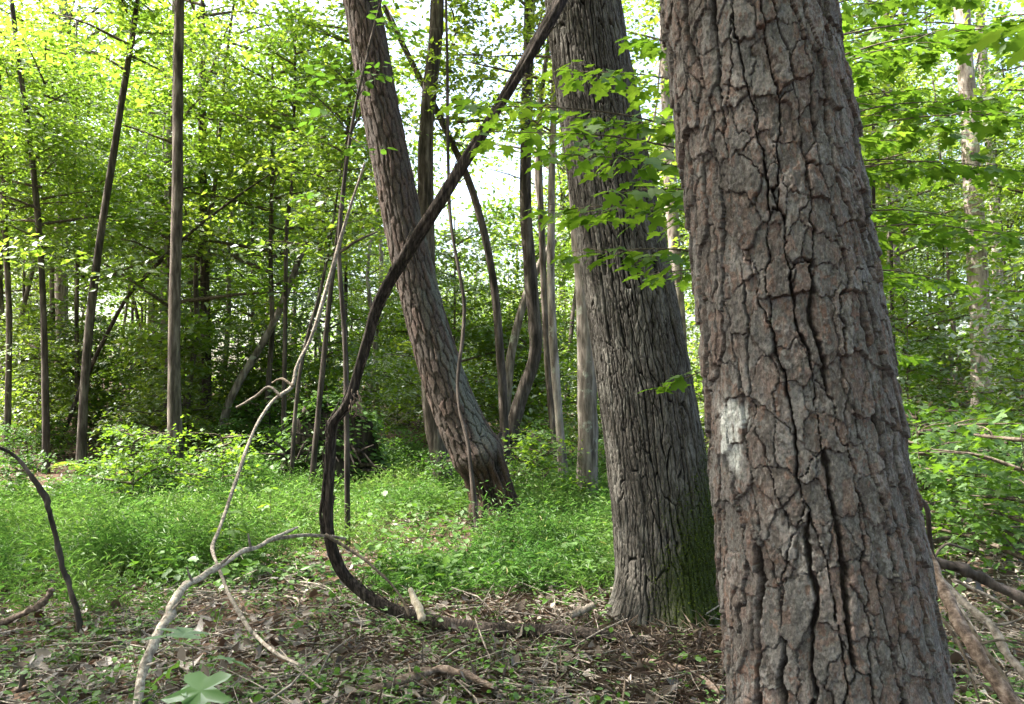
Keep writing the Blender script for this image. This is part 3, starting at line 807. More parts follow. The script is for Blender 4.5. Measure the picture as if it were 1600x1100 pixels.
path_obj('side_branch', None, None, [(440, 620, 6.65, 6), (420, 605, 6.7, 5), (395, 622, 6.8, 5), (370, 636, 6.9, 4)], B_DEAD, parent=o)
path_obj('side_branch', None, None, [(458, 603, 6.8, 6), (440, 592, 6.85, 5), (425, 598, 6.9, 3)], B_TWIG, parent=o)
path_obj('side_branch', None, None, [(530, 395, 7.1, 6), (560, 375, 7.1, 5), (590, 362, 7.2, 3)], B_TWIG, parent=o)
path_obj('bent_stick', 'dark bent stick standing in the litter before the grass', 'stick',
         [(127, 992, 4.95, 10), (121, 960, 4.95, 11), (108, 915, 5.0, 9), (97, 885, 5.0, 10), (86, 835, 5.0, 9), (76, 800, 5.0, 9), (68, 772, 5.05, 12), (48, 742, 5.0, 8), (28, 718, 5.0, 7), (8, 704, 4.9, 6), (-30, 690, 4.85, 4)], B_DARK, rough=.3)
path_obj('rotten_branch', 'short rotten branch end with a raised hooked tip by the grass', 'branch',
         [(-20, 985, 5.0, 10), (20, 966, 5.0, 11), (58, 948, 4.95, 11), (74, 935, 4.95, 12), (81, 920, 4.95, 10)], B_DEADBR, rough=.3)
path_obj('dead_branch', 'dark crooked dead branch lying across the brown litter', 'branch',
         [(525, 1098, 3.75, 14), (575, 1080, 3.85, 15), (640, 1060, 3.95, 16), (690, 1047, 4.05, 15), (735, 1056, 4.0, 14), (775, 1078, 3.9, 11)], B_DEADBR, rough=.35)
path_obj('wood_chunk', 'pale barkless piece of wood standing against the ground vine', 'wood chunk',
         [(641, 920, 5.05, 9), (648, 938, 5.0, 14), (655, 952, 4.95, 16), (660, 968, 4.9, 14)], B_PALE, rough=.12)
path_obj('wood_chunk', 'small weathered grey log piece lying before the mossy trunk', 'wood chunk',
         [(893, 962, 5.1, 13), (908, 954, 5.15, 14), (928, 946, 5.2, 11)], B_DEAD, rough=.3)
path_obj('dead_branch', 'flat brown branch half buried in needles between the two big trunks', 'branch',
         [(1000, 1035, 4.35, 12), (1050, 1040, 4.3, 15), (1095, 1062, 4.1, 17), (1128, 1082, 3.95, 17)], B_DEADBR, rough=.3)
# the heap of brush beside the big pine
BR = 'fallen branches heaped behind the big pine'
path_obj('fallen_branch', 'thick brown bark-covered branch sloping down beside the big pine', 'branch',
         [(1450, 862, 3.3, 15), (1478, 930, 3.1, 20), (1505, 985, 2.95, 22), (1540, 1040, 2.85, 24), (1590, 1110, 2.75, 26)], B_DEADBR, BR, rough=.3)
path_obj('fallen_branch', 'pale grey forked branch in the brush heap beside the big pine', 'branch',
         [(1462, 898, 3.4, 11), (1500, 935, 3.3, 13), (1545, 975, 3.2, 15), (1580, 1030, 3.1, 15), (1625, 1080, 3.0, 14)], B_DEAD, BR, rough=.25)
path_obj('fallen_branch', 'dark log lying level behind the brush heap', 'branch',
         [(1440, 872, 4.3, 18), (1500, 888, 4.3, 20), (1545, 910, 4.3, 18), (1620, 948, 4.25, 17)], B_DARK, BR, rough=.3)
path_obj('fallen_branch', 'thin grey twig spreading right from the brush heap', 'branch',
         [(1535, 972, 3.2, 6), (1570, 975, 3.2, 5), (1610, 960, 3.2, 3)], B_DEAD, BR)
path_obj('fallen_branch', 'thin straight brown pole under the pale forked branch', 'branch',
         [(1475, 920, 3.25, 7), (1520, 985, 3.1, 7), (1570, 1060, 3.0, 7), (1600, 1110, 2.9, 6)], B_TWIG, BR)
path_obj('hanging_vine', 'thin dark vine hanging down beside the big pine to the brush', 'vine',
         [(1392, 600, 3.2, 6), (1398, 680, 3.2, 6), (1420, 755, 3.2, 7), (1448, 795, 3.25, 9), (1452, 840, 3.3, 8), (1460, 872, 3.35, 6)], B_DARK)

for k, (a, b, c, w, m, lab) in enumerate([((1470, 900, 3.5), (1530, 1000, 3.2), (1560, 1085, 3.0), 6, B_DEAD, 'slim pale stick beneath the thick brown branch of the brush heap'),
        ((1452, 940, 3.2), (1500, 1010, 3.05), (1530, 1095, 2.9), 7, B_TWIG, 'slim dark stick close against the foot of the big pine'),
        ((1490, 905, 3.6), (1560, 940, 3.5), (1630, 990, 3.4), 6, B_DEAD, 'thin grey stick slanting over the pale forked branch'),
        ((1520, 1010, 3.0), (1560, 1000, 3.0), (1615, 1010, 3.0), 5, B_TWIG, 'thin dark twig across the end of the pale forked branch'),
        ((1460, 870, 3.8), (1480, 850, 3.9), (1520, 862, 4.0), 5, B_TWIG, 'short curved twig on top of the brush heap'),
        ((1500, 1040, 2.9), (1545, 1075, 2.85), (1610, 1085, 2.8), 6, B_DEAD, 'pale curved twig under the brush heap')]):
    path_obj('fallen_branch', lab, 'branch', [(*a, w), (*b, w), (*c, w*.6)], m, BR)
# loose sticks on the litter
def ground_stick(p0, p1, rad, mat, label, seed, lift=0.01, group='sticks strewn on the litter', sag=0.02):
    a, b = ground(*p0), ground(*p1)
    n = 7; t = np.linspace(0, 1, n)[:, None]
    P = a*(1-t)+b*t
    d = unit(b-a); s = np.array([-d[1], d[0], 0])
    L = np.linalg.norm(b-a)
    P = P + s*(L*.08*np.sin(t*math.pi*random.uniform(.8, 2.2)+seed))
    for k in range(n): P[k][2] = tz(P[k][0], P[k][1])+rad*.7+lift*(1+math.sin(seed+k))
    off = P[0].copy()
    V, F = tube(P-off, np.linspace(rad, rad*.45, n), sides=6, n=18, rough=.25, seed=seed)
    parts = [(V, F)]
    me = mesh('stick', V, F, mat, smooth=True)
    o = obj('stick', me, loc=off); tag(o, label, 'stick', group)
    if L > .5:
        q = P[3]-off; e = q + (d*.5+s*random.choice((-1, 1))*.6)*L*.35 + np.array([0, 0, .03])
        V, F = tube([q, (q+e)/2+np.array([0, 0, .02]), e], [rad*.6, rad*.45, rad*.25], sides=5, n=8, close=False)
        obj('side_twig', mesh('side_twig', V, F, mat, smooth=True), o)
ST = [((440, 940), (500, 985), .010, B_DEAD, 'grey stick among green sprouts behind the pale dead limb'),
      ((430, 1030), (560, 1018), .009, B_DEAD, 'pale straight stick lying level near the crooked dead branch'),
      ((150, 990), (300, 975), .012, B_DEAD, 'grey stick lying at the foot of the bent stick'),
      ((165, 985), (190, 1035), .008, B_DEAD, 'short pale twig leaning by the bent stick'),
      ((590, 1000), (620, 1085), .008, B_DEAD, 'thin pale twig crossing the crooked dead branch'),
      ((735, 1045), (790, 985), .007, B_DEAD, 'thin pale twig touching the ground vine'),
      ((820, 1020), (850, 1065), .011, B_DEAD, 'broken grey stick below the ground vine'),
      ((870, 1010), (862, 1080), .006, B_TWIG, 'fine dark twig below the ground vine'),
      ((20, 1080), (130, 1060), .014, B_DEADBR, 'brown stick in the sunny litter'),
      ((60, 1095), (200, 1085), .016, B_DEADBR, 'reddish stick in the sunny litter'),
      ((920, 1080), (1010, 1050), .009, B_DEAD, 'grey stick near the large pale dead leaf'),
      ((1040, 1000), (1110, 985), .006, B_TWIG, 'fine twig in the needle mound by the mossy trunk'),
      ((400, 1060), (470, 1090), .010, B_DEADBR, 'brown stick behind the big seedling leaf'),
      ((1500, 1000), (1590, 960), .010, B_DEAD, 'grey stick lying under the brush heap'),
      ((640, 905), (700, 890), .008, B_TWIG, 'short twig at the near edge of the grass'),
      ((780, 940), (860, 925), .010, B_TWIG, 'dark twig lying before the grass'),
      ((250, 1000), (330, 960), .007, B_TWIG, 'fine dark twig under the pale dead limb'),
      ((880, 1040), (960, 1020), .007, B_DEAD, 'slim grey twig right of the ground vine sticks')]
rs = random.Random(77)
for k in range(46):
    x, y = rs.uniform(30, 1080), rs.uniform(955, 1095)
    a = rs.uniform(-1.2, 1.2); L = rs.uniform(45, 130)
    kind = rs.choice([('grey', B_DEAD), ('brown', B_DEADBR), ('dark', B_TWIG)])
    ST.append(((x, y), (x+L*math.cos(a), y+L*.45*math.sin(a)), rs.uniform(.004, .011), kind[1], f'loose {kind[0]} stick lying in the open litter before the grass'))
for k, (a, b, r, m, lab) in enumerate(ST): ground_stick(a, b, r, m, lab.replace(' right of', ' past'), k*1.3+.4)

# ------------------------------------------------------------------ background trees with traced trunks
def tall_tree(name, label, path, Y, w0, w1, mat, H, crown=None, group=None, ck=0, cs=1.0, cz=None, sides=10, dY=0.0):
    """path: pixels bottom to top at depth Y. Trunk goes down to the ground and up to height H"""
    pts = [at(px, py, Y + dY*i) for i, (px, py) in enumerate(path)]
    b = pts[0].copy(); g = tz(b[0], b[1])
    if b[2] > g+.05:
        d = pts[1]-pts[0]; s = (b[2]-g)/max(d[2], .1)
        nb = np.array([b[0]-d[0]*s*.5, b[1], g-.15]); pts = [nb]+pts
    else: pts[0][2] = g-.15
    zb, zt = pts[0][2], pts[-1][2]
    if H > zt+.5:
        d = unit(pts[-1]-pts[-2]); d = unit(d*np.array([.6, .6, 1]))
        pts.append(pts[-1]+d*(H-zt)/d[2])
    P = np.array(pts); zz = P[:, 2]
    f = np.clip((zz-zb)/(max(zt, zb+1)-zb), 0, None)
    r0, r1 = w0/2/FPX*Y, w1/2/FPX*Y
    R = np.where(f <= 1, r0+(r1-r0)*np.minimum(f, 1), r1*np.clip(1-(zz-zt)/(max(H, zt+.1)-zt+1e-6)*.75, .15, 1))
    R[0] *= 1.25
    off = P[0].copy(); off[2] = g
    V, F = tube(P-off, R, sides=sides, n=max(18, len(P)*8), rough=.12, seed=len(label))
    root = thing(name, label, 'tree', off, group)
    obj('trunk', mesh(name+'_trunk', V, F, mat, smooth=True), root)
    if crown:
        top = P[-1]-off
        z = cz if cz is not None else top[2]*.55
        x = np.interp(z, (P-off)[:, 2], (P-off)[:, 0]); y = np.interp(z, (P-off)[:, 2], (P-off)[:, 1])
        add_crown(root, crown, ck, (x, y, z), ck*1.3+Y, cs)
    return root

TT = [
 ('slender_tree', 'thin dark trunk leaning slightly, beside a pale straight trunk', [(72, 665), (65, 420), (48, 230), (30, 100), (18, 0)], 14, 11, 7, B_DARK, 8.0, 'layered', .8, 4.0),
 ('grey_tree', 'pale grey straight trunk behind the thin dark leaning trunk', [(96, 620), (96, 300), (99, 120), (102, 0)], 23, 21, 17, B_GREY, 17, 'canopy', 1.0, 9.5),
 ('leaning_tree', 'brown trunk tilting over with a bare upper bole, above the fern', [(126, 752), (132, 600), (150, 420), (182, 210), (210, 35)], 13, 14, 9, B_BROWN, 8.6, 'sapling', 1.1, 6.8),
 ('straight_tree', 'straight grey-brown trunk with sunlit upper bole behind the seedling thicket', [(277, 785), (272, 560), (277, 300), (278, 120), (280, 0)], 11.5, 20, 15, B_BROWN, 13, 'canopy', .8, 8.0),
 ('shaded_tree', 'grey trunk half hidden behind the straight grey-brown trunk', [(258, 640), (260, 420), (266, 230), (272, 60)], 19, 16, 12, B_GREY, 14, 'sparse', 1.0, 9.0),
 ('dark_tree', 'dark straight trunk at the edge of the sunny bank', [(324, 660), (320, 430), (317, 260), (316, 130)], 17, 16, 11, B_DARK, 12, 'sparse', 1.0, 7.0),
 ('leaning_snag', 'grey dead snag leaning at a steep slant in the thicket', [(350, 655), (372, 600), (425, 510), (462, 420), (480, 370)], 16, 14, 9, B_GREY, 0, None, 1, 0),
 ('slender_tree', 'very thin dark pole trunk behind the arched sapling', [(443, 690), (446, 480), (448, 360), (457, 280), (460, 150)], 15, 8, 5, B_DARK, 9, 'sapling', 1.2, 6),
 ('slender_tree', 'slim dark trunk with a forked curving top near the arched sapling', [(490, 725), (503, 590), (516, 460), (536, 300), (545, 180)], 11.5, 10, 6, B_DARK, 7.5, 'sapling', 1.0, 5.0),
 ('slender_tree', 'thin pale stem close by the slim forked dark trunk', [(457, 715), (466, 600), (482, 520), (508, 420)], 12, 7, 5, B_BROWN, 6, 'sapling', .9, 3.4),
 ('straight_tree', 'upright trunk passing behind the curved leaning pine', [(693, 745), (678, 660), (668, 520), (667, 380), (665, 220), (680, 60), (683, 0)], 12.0, 30, 22, B_BROWN, 13, 'canopy', .8, 8.5),
 ('curved_tree', 'thin dark crooked trunk curving over behind the woody vine', [(790, 715), (783, 580), (771, 440), (742, 310), (700, 210), (650, 110), (600, 10)], 12.5, 15, 9, B_DARK, 8, 'sapling', 1.0, 5.5),
 ('elbow_tree', 'dark trunk with an elbow bend then rising straight', [(796, 705), (808, 640), (836, 555), (832, 470), (822, 320), (824, 150), (828, 0)], 13.0, 22, 17, B_BROWN, 13, 'sparse', 1.0, 8.0),
 ('leaning_snag', 'faint grey stem slanting behind the elbow-bent trunk', [(788, 690), (798, 560), (826, 450), (866, 375)], 16, 16, 11, B_GREY, 0, None, 1, 0),
 ('slender_tree', 'thin pale trunk between the elbow-bent trunk and the mossy trunk', [(884, 805), (874, 660), (866, 560), (861, 440), (862, 300), (866, 150)], 11, 15, 10, B_GREY, 9, 'layered', .7, 5.2),
 ('smooth_tree', 'smooth grey trunk standing just behind the mossy trunk', [(917, 815), (918, 700), (917, 560), (908, 380), (896, 200)], 9.9, 33, 27, B_GREY, 12, 'sparse', .9, 8.0),
 ('pale_tree', 'pale trunk glimpsed between the mossy trunk and the big pine', [(1066, 620), (1058, 450), (1047, 280), (1040, 120)], 18, 22, 18, B_PINE, 14, 'canopy', .9, 9.5),
 ('far_pine_tree', 'tall pinkish grey pine standing alone past the big pine', [(1535, 760), (1532, 560), (1526, 400), (1515, 200), (1503, 0)], 15, 30, 23, B_PINE, 17, 'sparse', 1.0, 11.0),
 ('far_pine_tree', 'pale pine trunk close behind the tall pinkish grey pine', [(1566, 640), (1556, 350), (1538, 130), (1530, 0)], 22, 17, 13, B_PINE, 17, 'sparse', 1.0, 11.0),
 ('pale_tree', 'grey trunk half veiled by maple leaves past the big pine', [(1398, 640), (1396, 400), (1392, 250), (1388, 120)], 20, 21, 17, B_GREY, 15, 'canopy', .9, 9.5),
 ('slender_tree', 'thin dark snag hung with dead leaves past the big pine', [(1378, 620), (1368, 400), (1364, 250), (1366, 170)], 13, 8, 5, B_DARK, 0, None, 1, 0),
 ('slender_tree', 'thin trunk with sunlit pale side at the edge of the leaves', [(12, 640), (14, 480), (6, 330), (0, 180)], 15, 10, 7, B_BROWN, 9, 'layered', .8, 4.5),
]
for k, (nm, lab, path, Y, w0, w1, m, H, cr, cs, cz) in enumerate(TT):
    tall_tree(nm, lab, path, Y, w0, w1, m, H, cr, ck=k, cs=cs, cz=cz)
path_obj('hanging_vine', 'thin dark vine hanging before the curved leaning pine', 'vine',
         [(746, 830, 8.3, 10), (738, 780, 8.4, 9), (729, 700, 8.5, 7), (718, 600, 8.6, 6), (721, 470, 8.7, 7), (706, 310, 8.8, 6), (700, 60, 9.0, 5), (698, -120, 9.2, 4)], B_DARK)
path_obj('leaning_limb', 'long dark limb slanting upward through the thicket', 'branch',
         [(95, 690, 16, 8), (135, 590, 15.6, 8), (190, 475, 15.2, 7), (240, 415, 15, 7), (300, 360, 14.8, 5), (380, 300, 14.6, 4), (440, 262, 14.5, 2)], B_DARK)

# generic repeats: understory trees and canopy trees
def generic_meshes():
    out = {}
    for nm, H, r, m in (('understory', 7.0, .055, B_BROWN), ('canopy', 15.0, .16, B_GREY), ('darkpole', 8.0, .05, B_BROWN), ('pine', 15.0, .17, B_PINE)):
        L = []
        for k in range(3):
            rr = np.random.default_rng(k+len(nm))
            n = 7
            z = np.linspace(-.2, H, n)
            P = np.stack([np.cumsum(rr.normal(0, .05*H/10, n)), np.cumsum(rr.normal(0, .05*H/10, n)), z], 1); P -= P[0]*np.array([1, 1, 0])
            V, F = tube(P, np.linspace(r, r*.3, n), sides=8, n=24, rough=.1, seed=k)
            L.append(mesh(nm+'_trunk', V, F, m, smooth=True))
        out[nm] = L
    return out
GM = generic_meshes()
def generic(name, label, group, x, y, tk, crown, ck, cz, cs, ts=1.0):
    root = thing(name, label, 'tree', (x, y, tz(x, y)), group)
    obj('trunk', GM[tk][ck % 3], root, (0, 0, 0), (0, 0, ck*2.1), ts)
    if crown: add_crown(root, crown, ck, (0, 0, cz), ck*1.7+x, cs)
    return root

LU = 'leafy understory tree with thin stem and layered green sprays in the thicket'
GU = 'understory trees in the thicket'
LC = 'tall canopy tree with leafy crown high behind the thicket'
GC = 'canopy trees behind the thicket'
rr = random.Random(11)
MARKS = [(20, 'the thin pale-sided trunk'), (100, 'the pale grey straight trunk'), (165, 'the tilting brown trunk'), (277, 'the straight grey-brown trunk'), (325, 'the dark trunk by the sunny bank'), (440, 'the arched sapling'), (505, 'the slim forked dark trunk'), (600, 'the root plate'), (680, 'the curved leaning pine'), (760, 'the crooked dark trunk'), (830, 'the elbow-bent trunk'), (915, 'the smooth grey trunk'), (1010, 'the mossy trunk'), (1240, 'the big pine'), (1395, 'the leaf-veiled grey trunk'), (1530, 'the pinkish grey pine')]
def beside(X, Y):
    px = 800+X/max(Y, .1)*FPX
    if Y < 2 or not -60 < px < 1660: return None
    return min(MARKS, key=lambda m: abs(m[0]-px))[1]
# understory spread over the view cone, leaving the near clearing open
US = []
tries = 0
while len(US) < 74 and tries < 4000:
    tries += 1
    Y = 12+28*rr.random()**.8; X = rr.uniform(-.78, .78)*Y
    px = 800+X/Y*FPX
    if Y < 15.5 and 300 < px < 1050: continue
    if Y < 15 and px < 520: continue
    if Y < 19 and 1430 < px < 1620: continue
    if 11 < Y < 15.5 and X < -7: continue
    if 15.5 <= Y < 19.5 and X < -7 and rr.random() < .35: continue
    if any((X-a)**2+(Y-b)**2 < (1.4+.03*Y)**2 for a, b in US): continue
    US.append((X, Y))
US += [((px-800)/FPX*Y, Y) for px, Y in [(575, 25), (640, 28), (700, 25), (755, 30), (805, 24.5), (860, 27), (900, 31), (60, 30), (140, 33), (220, 29)]]
for k, (X, Y) in enumerate(US):
    w = beside(X, Y); dist = 'close beyond' if Y < 17 else 'well beyond' if Y < 24 else 'far beyond'
    stem = 'thin brown stem' if k % 3 else 'slim brown stem'
    generic('understory_tree', f'layered understory tree with {stem} {dist} {w}' if w else LU, GU, X, Y, 'understory' if k % 3 else 'darkpole', 'layered', k, *((rr.uniform(.1, .9), rr.uniform(.9, 1.15), .8) if 560 < 800+X/Y*FPX < 910 and Y > 15 else (rr.uniform(2.2, 5.4), rr.uniform(.85, 1.25), rr.uniform(1.0, 1.3))))
CS = []
tries = 0
while len(CS) < 13 and tries < 4000:
    tries += 1
    Y = rr.uniform(26, 46); X = rr.uniform(-.8, .8)*Y
    px = 800+X/Y*FPX
    if 610 < px < 800 or (Y < 27 and X < -14): continue
    if any((X-a)**2+(Y-b)**2 < 16 for a, b in CS): continue
    CS.append((X, Y))
for k, (X, Y) in enumerate(CS):
    pine = k % 4 == 0
    w = beside(X, Y); kind = 'pinkish bole' if pine else 'grey bole'; dist = 'beyond' if Y < 33 else 'far beyond'
    generic('canopy_tree', f'tall canopy tree with {kind} {dist} {w}' if w else LC, GC, X, Y, 'pine' if pine else 'canopy', 'canopy', k, rr.uniform(4.5, 9.5), rr.uniform(.9, 1.25))
# the wood goes on round the viewer: unseen trees added to shade the foreground
for k, (X, Y) in enumerate([(-9.5, -1.5), (-7.5, 3.2), (-12.5, 3.5), (-6.0, -3.5), (-11.5, -6.0), (-16.5, 7.0), (-3.5, -5.5), (4.5, -5.0), (11.5, -4.0), (-15.5, 0.5), (0.5, -8.5), (-7, -10.5), (7, -11), (13, -5), (-14, -11), (0, -15), (12, -16), (-10, -18), (18, -9), (-19, -6), (3, -21), (-20, 6)]):
    generic('canopy_tree', 'unseen tall canopy tree added around the viewer for shade', GC, X, Y, 'canopy', 'canopy', k+1, 6.2+(k % 3)*.9, 1.1)

# slender pole trunks receding through the wood
POLE = []
for k in range(4):
    q = np.random.default_rng(50+k); n = 8
    P = np.stack([np.cumsum(q.normal(0, .10, n)), np.cumsum(q.normal(0, .10, n)), np.linspace(-.2, 10, n)], 1); P[:, :2] -= P[0, :2]
    V, F = tube(P, np.linspace(.06, .02, n), sides=7, n=26, rough=.15, seed=k)
    POLE.append([mesh('pole', V, F, m, smooth=True) for m in (B_PINE, B_GREY, B_BROWN)])
PS = []
while len(PS) < 60:
    Y = 13+27*rr.random(); X = rr.uniform(-.66, .66)*Y
    if Y < 18 and X < -7: continue
    if any((X-a)**2+(Y-b)**2 < 1.2 for a, b in PS): continue
    PS.append((X, Y))
for k, (X, Y) in enumerate(PS):
    w = beside(X, Y); ci = k % 3; tone = ('pale', 'grey', 'brown')[ci]
    dist = 'not far behind' if Y < 20 else 'well behind' if Y < 29 else 'far behind'
    root = thing('pole_tree', f'slender {tone} pole trunk {dist} {w}', 'tree', (X, Y, tz(X, Y)), 'pole trunks receding through the wood')
    t = rr.uniform(.6, 1.7)
    obj('trunk', POLE[k % 4][ci], root, (0, 0, 0), (rr.gauss(0, .05), rr.gauss(0, .07), k), (t, t, rr.uniform(.8, 1.3)))
    if k % 3 == 0: add_crown(root, 'sapling', k, (0, 0, rr.uniform(4.5, 7.5)), k*1.1, rr.uniform(.8, 1.2))

# far wood, one mass
def far_wood():
    r = np.random.default_rng(5)
    n = 110000
    ang = r.uniform(-.95, .95, n); d = 40+28*r.random(n)**.8
    x, y = d*np.sin(ang), d*np.cos(ang)
    cl = fbm(x/3, y/3, r.integers(0, 3, n)*1.0, o=2)
    z = terrain(x, y) + 15*r.random(n)**1.7*(.55+.75*vnoise(ang*9, ang*0))
    keep = vnoise(x/2.2, y/2.2, z/1.6) > .42
    x, y, z = x[keep], y[keep], z[keep]
    m = len(x)
    nn = r.normal(0, .55, (m, 3)); nn[:, 2] += 1
    o = obj('far_wood', leaf_mesh('far_wood', M_LEAF, np.stack([x, y, z], 1), nn, r.random(m)*6.28, .22+.28*r.random(m), KITE))
    tag(o, 'distant green wood closing off the view behind the trees', 'wood', kind='stuff')
far_wood()

# ------------------------------------------------------------------ shrubs and seedling thickets
LB = 'low leafy bush of soft green seedlings in the undergrowth'
GB = 'bushes in the undergrowth'
BS = [(30, 800, 1.0), (340, 725, 1.0), (20, 735, 1.0), (75, 715, .9), (200, 720, 1.0), (60, 690, 1.2), (235, 690, 1.3), (150, 690, 1.1), (400, 720, 1.1), (440, 745, .9), (250, 790, .9), (310, 790, .9), (150, 790, .8),
      (560, 735, 1.0), (600, 760, .8), (630, 740, .9), (660, 770, .7), (830, 765, .9), (860, 745, 1.0), (895, 775, .7), (945, 770, .8), (690, 790, .6), (805, 800, .5),
      (1420, 820, 1.0), (1455, 800, 1.1), (1490, 840, .9), (1500, 780, 1.3), (1545, 850, .9), (1560, 800, 1.3), (1590, 830, 1.1), (1590, 770, 1.4), (1440, 750, 1.3), (1520, 740, 1.4), (1410, 720, 1.3), (1480, 715, 1.4), (1570, 725, 1.5),
      (370, 780, .7), (470, 770, .6), (350, 690, 1.4), (470, 705, 1.2), (530, 700, 1.2), (780, 745, .9), (940, 735, 1.0), (1380, 850, .7), (1080, 800, .8)]
for k, (px, py, s) in enumerate(BS):
    if px > 1400: s *= .68
    if px < 350: s *= .8
    p = ground(px, py)
    size = 'small' if s < .85 else 'broad' if s > 1.15 else 'leafy'; dist = 'low by' if p[1] < 11 else 'among the growth beyond'
    root = thing('bush', f'{size} green bush {dist} {beside(p[0], p[1])}', 'bush', (p[0], p[1], tz(p[0], p[1])), GB)
    add_crown(root, 'bush', k, (0, 0, .05), k*1.9, s*rr.uniform(.9, 1.2))
LS = 'young sapling with horizontal leafy layers in the undergrowth'
GS = 'young saplings in the undergrowth'
SS = [(55, 715, .9), (215, 700, .9), (300, 705, 1.0), (370, 705, .8), (30, 690, 1.0), (440, 690, .9), (570, 690, .9), (620, 690, .9), (850, 715, .9), (950, 700, 1.0), (1090, 720, 1.0), (1420, 730, 1.1), (1470, 700, 1.2), (1530, 705, 1.1), (1600, 740, 1.1), (1440, 690, 1.3), (1590, 690, 1.3), (160, 685, 1.1), (1620, 800, .9), (750, 700, .9), (700, 690, 1.0)]
SS += [(800+X/Y*FPX, 614+FPX*1.5/Y, rr.uniform(.8, 1.3)) for X, Y in [(rr.uniform(-.64, .64)*Y, Y) for Y in [14+16*rr.random() for _ in range(34)]]]
SS = [q for q in SS if not (q[0] < 330 and 640 < q[1] < 760 and ground(q[0], q[1], 30)[1] < 15) and not 1490 < q[0] < 1575]
for k, (px, py, s) in enumerate(SS):
    p = ground(px, py, 30)
    size = 'small' if s < .95 else 'tall' if s > 1.15 else 'leafy'
    root = thing('young_sapling', f'{size} young sapling with horizontal leaf layers beyond {beside(p[0], p[1])}', 'sapling', (p[0], p[1], tz(p[0], p[1])), GS)
    V, F = tube([(0, 0, -.1), (.03, 0, 1.2), (0, .05, 3.0)], [.018, .012, .004], sides=5, n=10)
    if k == 0: SM = mesh('sapling_stem', V, F, B_TWIG, smooth=True)
    obj('trunk', SM, root, (0, 0, 0), (0, 0, k), s)
    add_crown(root, 'sapling', k, (0, 0, .25), k*2.2, s)

TK = [(245, 780, .7, 'seedling maple thicket before the straight grey-brown trunk'), (205, 800, .8, 'small maple thicket at the back edge of the grass'), (345, 800, .7, 'small maple thicket by the arched sapling at the grass edge'),
      (1440, 905, 1.0, 'maple thicket just behind the brush heap'), (1500, 860, .85, 'bright maple thicket under the pinkish grey pine'), (1580, 880, .85, 'spreading maple thicket past the brush heap'), (1430, 830, 1.0, 'leafy maple thicket next to the hanging vine past the big pine'), (1545, 800, .95, 'broad maple thicket before the pinkish grey pine'), (1610, 960, .9, 'maple thicket at the level dark log'), (1090, 860, .8, 'small maple thicket in the gap between the two big trunks'), (845, 800, .7, 'small maple thicket before the elbow-bent trunk')]
for k, (px, py, s, lab) in enumerate(TK):
    p = ground(px, py)
    root = thing('maple_thicket', lab, 'shrub', (p[0], p[1], tz(p[0], p[1])), 'maple thickets')
    V, F = tube([(0, 0, -.05), (.02, 0, .6*s), (0, .03, 1.35*s)], [.010, .007, .003], sides=5, n=8)
    obj('stem', mesh('thicket_stem', V, F, B_TWIG, smooth=True), root)
    add_crown(root, 'thicket', k, (0, 0, .15), k*1.3, s)

# ------------------------------------------------------------------ the root plate of an old windthrow, overgrown
def root_mound():
    c = ground(598, 722); c = np.array([c[0], 12.6, tz(c[0], 12.6)])
    root = thing('root_mound', 'dark upturned root plate of a fallen tree overgrown with green leaves', 'root mound', c)
    nu, nv = 48, 24
    U, Vv = np.meshgrid(np.linspace(0, 2*math.pi, nu, endpoint=False), np.linspace(0, math.pi*.52, nv))
    r = 1+.7*(fbm(np.cos(U)*np.sin(Vv)*3, np.sin(U)*np.sin(Vv)*3, np.cos(Vv)*3, o=4)-.5)
    X = .85*r*np.sin(Vv)*np.cos(U); Y = .45*r*np.sin(Vv)*np.sin(U); Z = 1.4*r*np.cos(Vv)-.08
    V = np.stack([X, Y, Z], -1).reshape(-1, 3)
    obj('soil', mesh('root_soil', V, grid_faces(nv, nu)[:, ::-1], B_DARK, smooth=True), root)
    r2 = np.random.default_rng(3)
    for k in range(16):
        a = r2.uniform(0, 2*math.pi); s = np.array([.6*math.cos(a), -.35, .35+.5*abs(math.sin(a))])
        e = s+np.array([.35*math.cos(a)+r2.normal(0, .1), -.15-r2.random()*.2, .30*math.sin(a)+r2.normal(0, .15)])
        Vt, Ft = tube([s*.6, s, e], [.05, .035, .008], sides=5, n=9, rough=.3, seed=k)
        obj('root', mesh('root', Vt, Ft, B_DARK, smooth=True), root)
    m = 4200
    i = r2.integers(0, len(V), m); p = V[i]*1.04+r2.normal(0, .09, (m, 3))+np.array([0, -.05, 0]); p[:, 2] = np.maximum(p[:, 2], .02)
    hole = fbm(p[:, 0]*3.5+2, p[:, 1]*3.5, p[:, 2]*2.5, o=2) > .33; p = p[hole]; i = i[hole]; m = len(p)
    o = obj('creeper', leaf_mesh('creeper', M_HERB, p, unit(V[i])+np.array([0, 0, .6])+r2.normal(0, .4, (m, 3)), r2.random(m)*6.28, .06+.07*r2.random(m), OVAL, None, np.full(m, 1.3)), root)
    o['kind'] = 'stuff'
root_mound()

